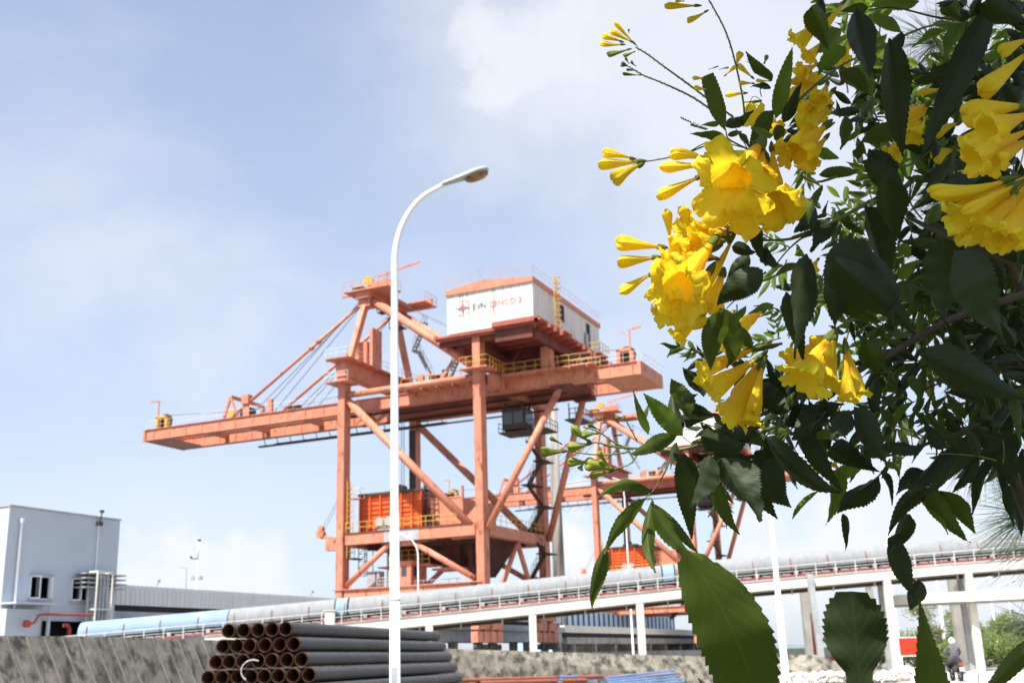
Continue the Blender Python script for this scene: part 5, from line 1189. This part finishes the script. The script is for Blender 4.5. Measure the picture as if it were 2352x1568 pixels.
# ---- individual leaves
TL = [ # crop, base, tip, half width, kwargs
(4,1045,1020,895,590,78,dict(blunt=True,roll=.1,curl=.05,d=1.06)),(4,1050,1080,770,1048,50,dict(kind='A')),(4,1410,640,1208,408,60,dict(kind='A',d=1.12)),(4,1440,930,1570,370,82,dict(kind='Y',roll=.1,d=1.1)),
(4,1400,690,1240,685,28,dict(kind='D')),(4,1050,1000,1265,870,62,dict(kind='D',roll=.5)),(4,1420,1060,1245,1000,42,dict(kind='Y')),(4,1420,870,1225,1170,85,dict(kind='A')),(4,1500,960,1640,640,60,dict(kind='D')),(4,1450,980,1500,1160,60,dict(kind='A')),
(4,1070,1060,1180,1030,30,dict(kind='A')),(4,1330,790,1190,800,14,dict(kind='Y')),(4,1000,960,860,980,30,dict(kind='Y')),(4,1150,1040,1240,1170,30,dict()),
(5,160,50,290,390,112,dict(kind='A',roll=-.3,d=1.0)),(5,230,-40,190,240,55,dict(kind='D',roll=.3)),(5,400,230,195,420,90,dict(kind='Y')),(5,420,370,200,600,90,dict(kind='Y')),(5,500,60,610,600,140,dict(kind='D',d=.95,roll=.2)),(5,600,60,380,90,50,dict(kind='A')),
(5,1000,10,600,60,70,dict(kind='Y',d=1.2)),(5,640,100,860,260,70,dict(kind='Y',d=1.2)),(5,760,300,880,1230,150,dict(kind='D',d=.95,roll=.15,blunt=False)),(5,1560,40,1000,1260,140,dict(kind='D',d=.97,roll=.1,curl=.05,fold=.3,tw=.25)),(5,1480,30,1860,160,130,dict(kind='D',d=.9)),(5,1200,60,1330,130,90,dict(kind='A',d=1.1)),
(5,860,250,720,480,70,dict(kind='D')),(5,480,520,640,760,80,dict(kind='Y',d=1.2)),(5,380,560,620,760,90,dict(kind='A',d=1.15)),(5,860,980,540,1120,100,dict(kind='A',d=1.15)),(5,640,780,545,940,60,dict(kind='A',roll=.6)),(5,420,900,375,1175,60,dict(kind='A',d=1.08)),(5,180,1180,370,1240,55,dict(kind='Y',d=1.2)),(5,540,1000,400,1130,30,dict(kind='Y')),
(5,510,1250,560,1090,50,dict(kind='A')),(5,740,1450,600,1170,110,dict(kind='D')),(5,220,1370,540,1330,60,dict(kind='A')),(5,560,1260,900,1540,120,dict(kind='D',d=1.0)),(5,1280,1000,1000,1080,60,dict(kind='D')),(5,1250,1060,1150,1140,70,dict(kind='Y',d=1.2)),(5,1100,1050,1100,1260,60,dict(kind='D')),(5,1850,650,1500,760,60,dict(kind='D',d=1.0)),(5,1300,560,960,640,80,dict(kind='D')),
(6,1215,925,890,1175,130,dict(kind='D',roll=.2,d=1.0)),(6,940,1210,850,1640,112,dict(kind='A',d=.98,roll=.1,bend=-40)),(6,1530,810,1440,1560,115,dict(kind='D',d=.95,roll=.5)),(6,1460,880,1285,985,38,dict(kind='A')),(6,1640,320,1545,600,42,dict(kind='A',d=1.0)),(6,1410,370,1540,560,70,dict(kind='Y')),(6,1160,600,1240,900,60,dict(kind='D')),(6,1460,760,1520,840,40,dict(kind='Y')),
(6,1600,480,1440,660,100,dict(kind='D',d=1.1)),(6,1250,760,1330,900,60,dict(kind='D')),(6,1000,760,1180,800,60,dict(kind='D',d=1.15)),(6,1120,820,960,1000,70,dict(kind='D',d=1.2)),(6,1380,1200,1500,1330,40,dict(kind='A')),
(7,420,400,300,1060,170,dict(kind='D',d=.9,roll=.25)),(7,520,420,720,1000,150,dict(kind='D',d=.93)),(7,300,560,870,1080,190,dict(kind='D',d=.86,roll=-.2)),(7,280,760,640,1020,110,dict(kind='A',d=.92,roll=-.5)),(7,1080,420,1080,1000,190,dict(kind='D',d=.84)),(7,1150,500,1500,1120,200,dict(kind='D',d=.8,roll=.2)),(7,520,180,690,730,130,dict(kind='D',d=1.0)),(7,680,-20,740,420,140,dict(kind='D',d=.95)),(7,900,1240,1680,1560,170,dict(kind='D',d=.82,roll=.1)),
(7,760,700,900,570,60,dict(kind='Y')),(7,770,460,830,560,60,dict(kind='Y')),(7,800,720,860,900,60,dict(kind='A')),(7,330,300,140,520,90,dict(kind='D')),(7,600,1380,520,1120,110,dict(kind='A')),(7,480,1240,640,1120,60,dict(kind='A')),(7,640,1400,550,1580,60,dict(kind='D')),(7,1150,1080,1250,1320,80,dict(kind='A')),(7,1330,1260,1480,1420,80,dict(kind='A')),(7,960,320,1080,180,60,dict(kind='Y')),
(8,460,60,500,490,118,dict(kind='A',d=1.0,roll=-.2,bend=60)),(8,930,-60,1050,450,82,dict(kind='D',d=.98,roll=.1)),(8,340,690,190,480,85,dict(kind='D')),(8,220,830,110,560,90,dict(kind='A')),(8,200,780,420,820,70,dict(kind='D')),(8,640,600,960,800,120,dict(kind='D')),(8,760,560,900,800,90,dict(kind='D')),(8,1120,780,920,900,110,dict(kind='D')),
(8,780,980,1330,1370,100,dict(kind='D',bend=-30,d=1.02)),(8,1150,780,960,990,100,dict(kind='D')),(8,1380,780,1250,1000,100,dict(kind='D',d=1.0)),(8,690,560,760,800,100,dict(kind='D')),(8,560,190,700,350,60,dict(kind='A')),(8,620,430,560,610,60,dict(kind='D')),(8,890,700,980,680,60,dict(kind='Y')),
(8,640,40,480,180,40,dict(kind='Y')),(8,840,30,640,110,34,dict(kind='Y')),(8,880,320,600,370,34,dict(kind='A')),(8,520,1100,390,1040,90,dict(kind='D')),(8,420,1080,700,930,90,dict(kind='D')),(8,600,960,800,1060,70,dict(kind='A')),(8,780,1070,690,1200,60,dict(kind='D')),
(9,440,190,680,600,110,dict(kind='D',d=1.0,roll=.15)),(9,90,330,360,790,90,dict(kind='D',bend=-35)),(9,330,220,390,420,70,dict(kind='D')),(9,150,340,290,540,60,dict(kind='D')),(9,270,480,620,650,110,dict(kind='D',roll=.1)),(9,620,540,480,480,50,dict(kind='A')),(9,180,420,330,350,55,dict(kind='Y')),(9,80,400,200,410,26,dict(kind='Y')),
(9,1010,690,745,820,90,dict(kind='D',bend=-60)),(9,960,770,690,1110,80,dict(kind='D',bend=-50,roll=.1)),(9,720,1120,870,1560,95,dict(kind='D',roll=.2,bend=-20)),(9,750,1090,700,1230,60,dict(kind='D')),(9,1000,750,1275,1155,92,dict(kind='A',bend=-60)),(9,1060,790,1300,1090,90,dict(kind='A',bend=30,roll=.3)),(9,920,830,1110,1100,36,dict(kind='Y',d=1.12)),
(9,1260,380,1060,755,115,dict(kind='D')),(9,1240,380,1440,450,70,dict(kind='D',bend=30)),(9,1430,450,1600,780,85,dict(kind='D',roll=.3)),(9,1360,460,1680,660,125,dict(kind='D')),(9,1440,440,1408,285,42,dict(kind='D')),(9,1180,380,1090,190,60,dict(kind='D',roll=.4)),(9,1170,280,1240,320,20,dict(kind='D')),(9,1110,510,985,680,30,dict(kind='A')),
(9,735,325,880,150,38,dict(kind='Y',bend=30)),(9,830,350,900,190,30,dict(kind='A')),(9,730,320,600,180,42,dict(kind='A',bend=-20)),(9,330,640,240,1035,82,dict(kind='Y',roll=.4,d=1.15)),(9,190,790,0,990,26,dict(kind='Y',d=1.2)),(9,620,680,320,950,95,dict(kind='D',d=1.1)),(9,360,950,372,1222,34,dict(kind='D',bend=30)),(9,500,630,250,700,60,dict(kind='Y',d=1.2)),(9,640,640,715,890,36,dict(kind='D')),(9,680,590,640,700,20,dict(kind='A')),
(9,600,-20,600,300,62,dict(kind='D')),(9,690,330,650,400,30,dict(kind='D')),(9,600,300,560,240,60,dict(kind='A')),(9,660,590,760,630,30,dict(kind='Y')),(9,860,-40,900,120,60,dict(kind='A')),
(10,945,355,690,85,80,dict(kind='Y',d=1.0,roll=.2)),(10,905,355,612,478,66,dict(kind='A',d=1.0,roll=.1)),(10,1000,410,1225,300,36,dict(kind='Y')),(10,905,400,862,570,34,dict(kind='D')),(10,720,350,625,70,36,dict(kind='A')),(10,655,250,725,145,26,dict(kind='A')),(10,900,330,880,60,70,dict(kind='D')),(10,950,260,1160,225,60,dict(kind='D')),(10,930,130,1040,90,30,dict(kind='D')),
(10,748,712,396,755,56,dict(kind='A',bend=-70,d=1.05)),(10,705,760,440,1115,56,dict(kind='A',bend=-15,d=1.02)),(10,450,1070,365,1460,58,dict(kind='A',d=1.02,roll=.3)),(10,745,760,772,1238,56,dict(kind='A',bend=-45,d=1.04)),(10,750,790,1050,1120,62,dict(kind='A',bend=-10)),
(10,950,470,1000,1020,105,dict(kind='D',d=1.0,roll=.1)),(10,1120,480,990,820,90,dict(kind='D',d=1.0)),(10,1110,640,1310,990,64,dict(kind='A',d=1.1,bend=-20)),(10,1190,500,1439,910,130,dict(kind='D',d=1.0)),(10,1130,600,1160,760,50,dict(kind='Y',d=1.2)),(10,1060,360,1340,400,95,dict(kind='D',d=1.0)),(10,1160,320,1439,350,60,dict(kind='D')),
(0,1655,1040,1785,1192,46,dict(kind='D')),(0,1735,1060,1818,1165,42,dict(kind='D',roll=.2)),(0,1760,1000,1725,1110,30,dict(kind='D')),(0,1572,1262,1742,1800,94,dict(kind='A',d=.78,roll=-.15,curl=.06,dd=.03,fold=.16,pk=.46,bend=52,tw=.3)),(0,1500,1165,1610,1300,20,dict(kind='A',d=.86,bend=-10)),
(0,1988,1700,1955,1356,74,dict(kind='D',d=.72,roll=.05,fold=.12,dd=0,pk=-1,curl=.05,tw=.2)),(0,1840,1680,1600,1560,30,dict(kind='A',d=.8)),(0,2182,1800,2112,1375,47,dict(kind='A',d=.8,roll=.2,curl=.04,dd=0)),(0,2390,1460,2250,1600,24,dict(kind='A',d=.8)),(0,2110,1330,2090,1400,22,dict(kind='D')),
(0,2090,1180,2060,1265,22,dict(kind='D',roll=.4)),
]
for k, bx, by, tx, ty, hw, kw in TL: L(k, bx, by, tx, ty, hw, **kw)
# ---- filler sprays: leaflets on little twigs
fillst = MB()
def spray(x, y, d, ang, ln, n, kind, lw=.26, ll=.62):
    """pinnate leaf: a stalk with pairs of leaflets; pixels of the full picture"""
    pts_ = []
    for i in range(6):
        t = i/5; pts_.append((x+ln*t*math.cos(ang)+ln*.12*math.sin(t*3), y+ln*t*math.sin(ang)+ln*.10*t*t))
    S(0, pts_, (4, 2), d=d, keep=True, mb=fillst)
    for i in range(n):
        t = .25+.75*i/n; px_ = x+ln*t*math.cos(ang); py_ = y+ln*t*math.sin(ang)
        for sg in (-1, 1):
            a = ang+sg*lr.uniform(.5, 1.0); l2 = ln*ll*lr.uniform(.75, 1.2)
            L(0, px_, py_, px_+l2*math.cos(a), py_+l2*math.sin(a)+l2*.25, l2*lw*.62*lr.uniform(.8,1.2), d=d+lr.uniform(-.05,.05), kind=kind, dd=lr.uniform(-.06,.06))
    L(0, x+ln*math.cos(ang), y+ln*math.sin(ang), x+ln*1.7*math.cos(ang), y+ln*1.7*math.sin(ang)+ln*.15, ln*ll*lw*.62, d=d, kind=kind)
def fill(x0, x1, y0, y1, n, d0, d1, s0, s1, kinds):
    for _ in range(n):
        spray(lr.uniform(x0, x1), lr.uniform(y0, y1), lr.uniform(d0, d1), lr.uniform(0, 6.28), lr.uniform(s0, s1), 3, lr.choice(kinds))
fill(1960, 2352, -30, 330, 46, 1.2, 1.8, 80, 130, 'AAYYD')
fill(1880, 2120, 540, 880, 14, 1.2, 1.6, 55, 90, 'YAY')
fill(2270, 2400, 280, 1120, 70, 1.0, 1.6, 110, 170, 'DDDA')
fill(1890, 2250, 470, 780, 34, 1.15, 1.6, 65, 100, 'AYAYD')
fill(2030, 2300, 740, 940, 24, 1.15, 1.5, 70, 120, 'DDA')
fill(1690, 1880, 680, 780, 9, 1.3, 1.7, 40, 62, 'YYA')
fill(1780, 1990, 560, 700, 7, 1.3, 1.7, 40, 70, 'AY')
fill(1800, 1960, 200, 420, 6, 1.25, 1.5, 45, 70, 'AY')
fill(1620, 1760, 800, 960, 4, 1.2, 1.5, 45, 70, 'DA')
fill(1740, 2100, 890, 1010, 20, 1.1, 1.4, 60, 95, 'DDA')
fill(1880, 2250, 120, 480, 22, 1.2, 1.6, 60, 100, 'ADD')
fill(1640, 1780, 1000, 1100, 6, 1.1, 1.3, 60, 90, 'D')
fill(2300, 2400, 60, 260, 8, 1.0, 1.2, 90, 140, 'DD')
# ---- unseen leaves added overhead along the sun direction, to shade the right half
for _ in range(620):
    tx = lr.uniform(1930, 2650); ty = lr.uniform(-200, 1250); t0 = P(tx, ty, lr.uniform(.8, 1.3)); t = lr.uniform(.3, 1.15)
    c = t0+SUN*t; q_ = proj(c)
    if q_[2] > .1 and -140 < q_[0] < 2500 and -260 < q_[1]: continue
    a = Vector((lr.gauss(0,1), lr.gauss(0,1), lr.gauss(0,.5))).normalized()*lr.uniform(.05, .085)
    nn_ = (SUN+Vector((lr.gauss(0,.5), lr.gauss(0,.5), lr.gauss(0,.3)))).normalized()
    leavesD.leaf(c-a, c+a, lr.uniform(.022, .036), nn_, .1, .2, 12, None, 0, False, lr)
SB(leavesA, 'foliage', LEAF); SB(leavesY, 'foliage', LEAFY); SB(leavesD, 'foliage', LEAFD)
SB(fillst, 'twiglets', STEM)['kind'] = 'stuff'
for a in ([(2500,2600),(2480,1900),(2440,1400),(2400,1000),(2420,500),(2500,0)], [(2480,1500),(2300,1020),(2200,760)], [(2440,900),(2360,700),(2300,560)]):
    S(0, a, (40,14), d=1.15, mb=twigs)
# ---------------------------------------------------------------- long-needled tree behind the shrub at the right edge
PIN = mat('needle_green', (.05,.085,.05), (.09,.12,.06), .6, 3.)
pt = P(2560, 1300, 3.4); pine = empty('pine_tree', (pt.x, pt.y, 0), 0, label='dark long-needled tree behind the flowering shrub along the right edge', cat='tree'); PO = pine.location.copy()
mb = MB(); pr_ = random.Random(5)
tb = MB()
def tuft(x, y, d, rad, n, ang, spread, tl=True):
    c = P(x, y, d)
    for _ in range(n):
        a = ang+pr_.gauss(0, spread); l = rad*pr_.uniform(.6, 1.1); z = pr_.uniform(-.5, .5)
        e_ = P(x+l*math.cos(a), y+l*math.sin(a)+l*.12, d+z*l*d/FPX); m_ = c.lerp(e_, .5)-Vector((0,0,-.06*(e_-c).length))
        r0 = .0011*d/3; mb.path([c-PO, m_-PO, e_-PO], [r0, r0*.9, r0*.4], 3, cap=False)
for (x, y, rad, n, ang, sp) in ((2150,100,120,80,3.1,1.2),(2230,60,120,80,2.6,1.3),(2200,480,130,90,3.0,.9),(2260,560,130,80,2.8,1.0),(2290,640,120,60,3.1,.8),(2230,830,110,80,2.9,.9),(2330,800,130,60,3.0,1.0),(2290,960,130,60,2.4,.8),
        (2362,1190,140,80,3.14,.7),(2380,1120,140,50,3.0,.7),(2400,1250,140,40,2.9,.6),(2380,1430,110,30,3.1,.5),(2300,200,120,80,3.0,1.6),(2130,330,90,50,2.9,1.2),(2090,180,90,60,3.1,1.3),(2260,1010,140,50,1.9,.7),(2180,430,110,60,2.2,.9),(2170,560,110,60,2.6,.7)):
    tuft(x, y, 3.0+pr_.uniform(-.3,.4), rad, n, ang, sp)
    p = P(x, y, 3.1)-PO; q_ = P(x+160, y+pr_.uniform(-60,60), 3.3)-PO; tb.path([p, p.lerp(q_, .5), q_], [.004, .008, .016], 6)
mb.build('needles', PIN, pine)
tb.path([Vector((.3,.3,0)), Vector((.25,.25,1.5)), Vector((.2,.2,3.0)), Vector((.15,.1,4.5))], [.13,.11,.09,.05], 10); tb.build('trunk', BARK, pine)
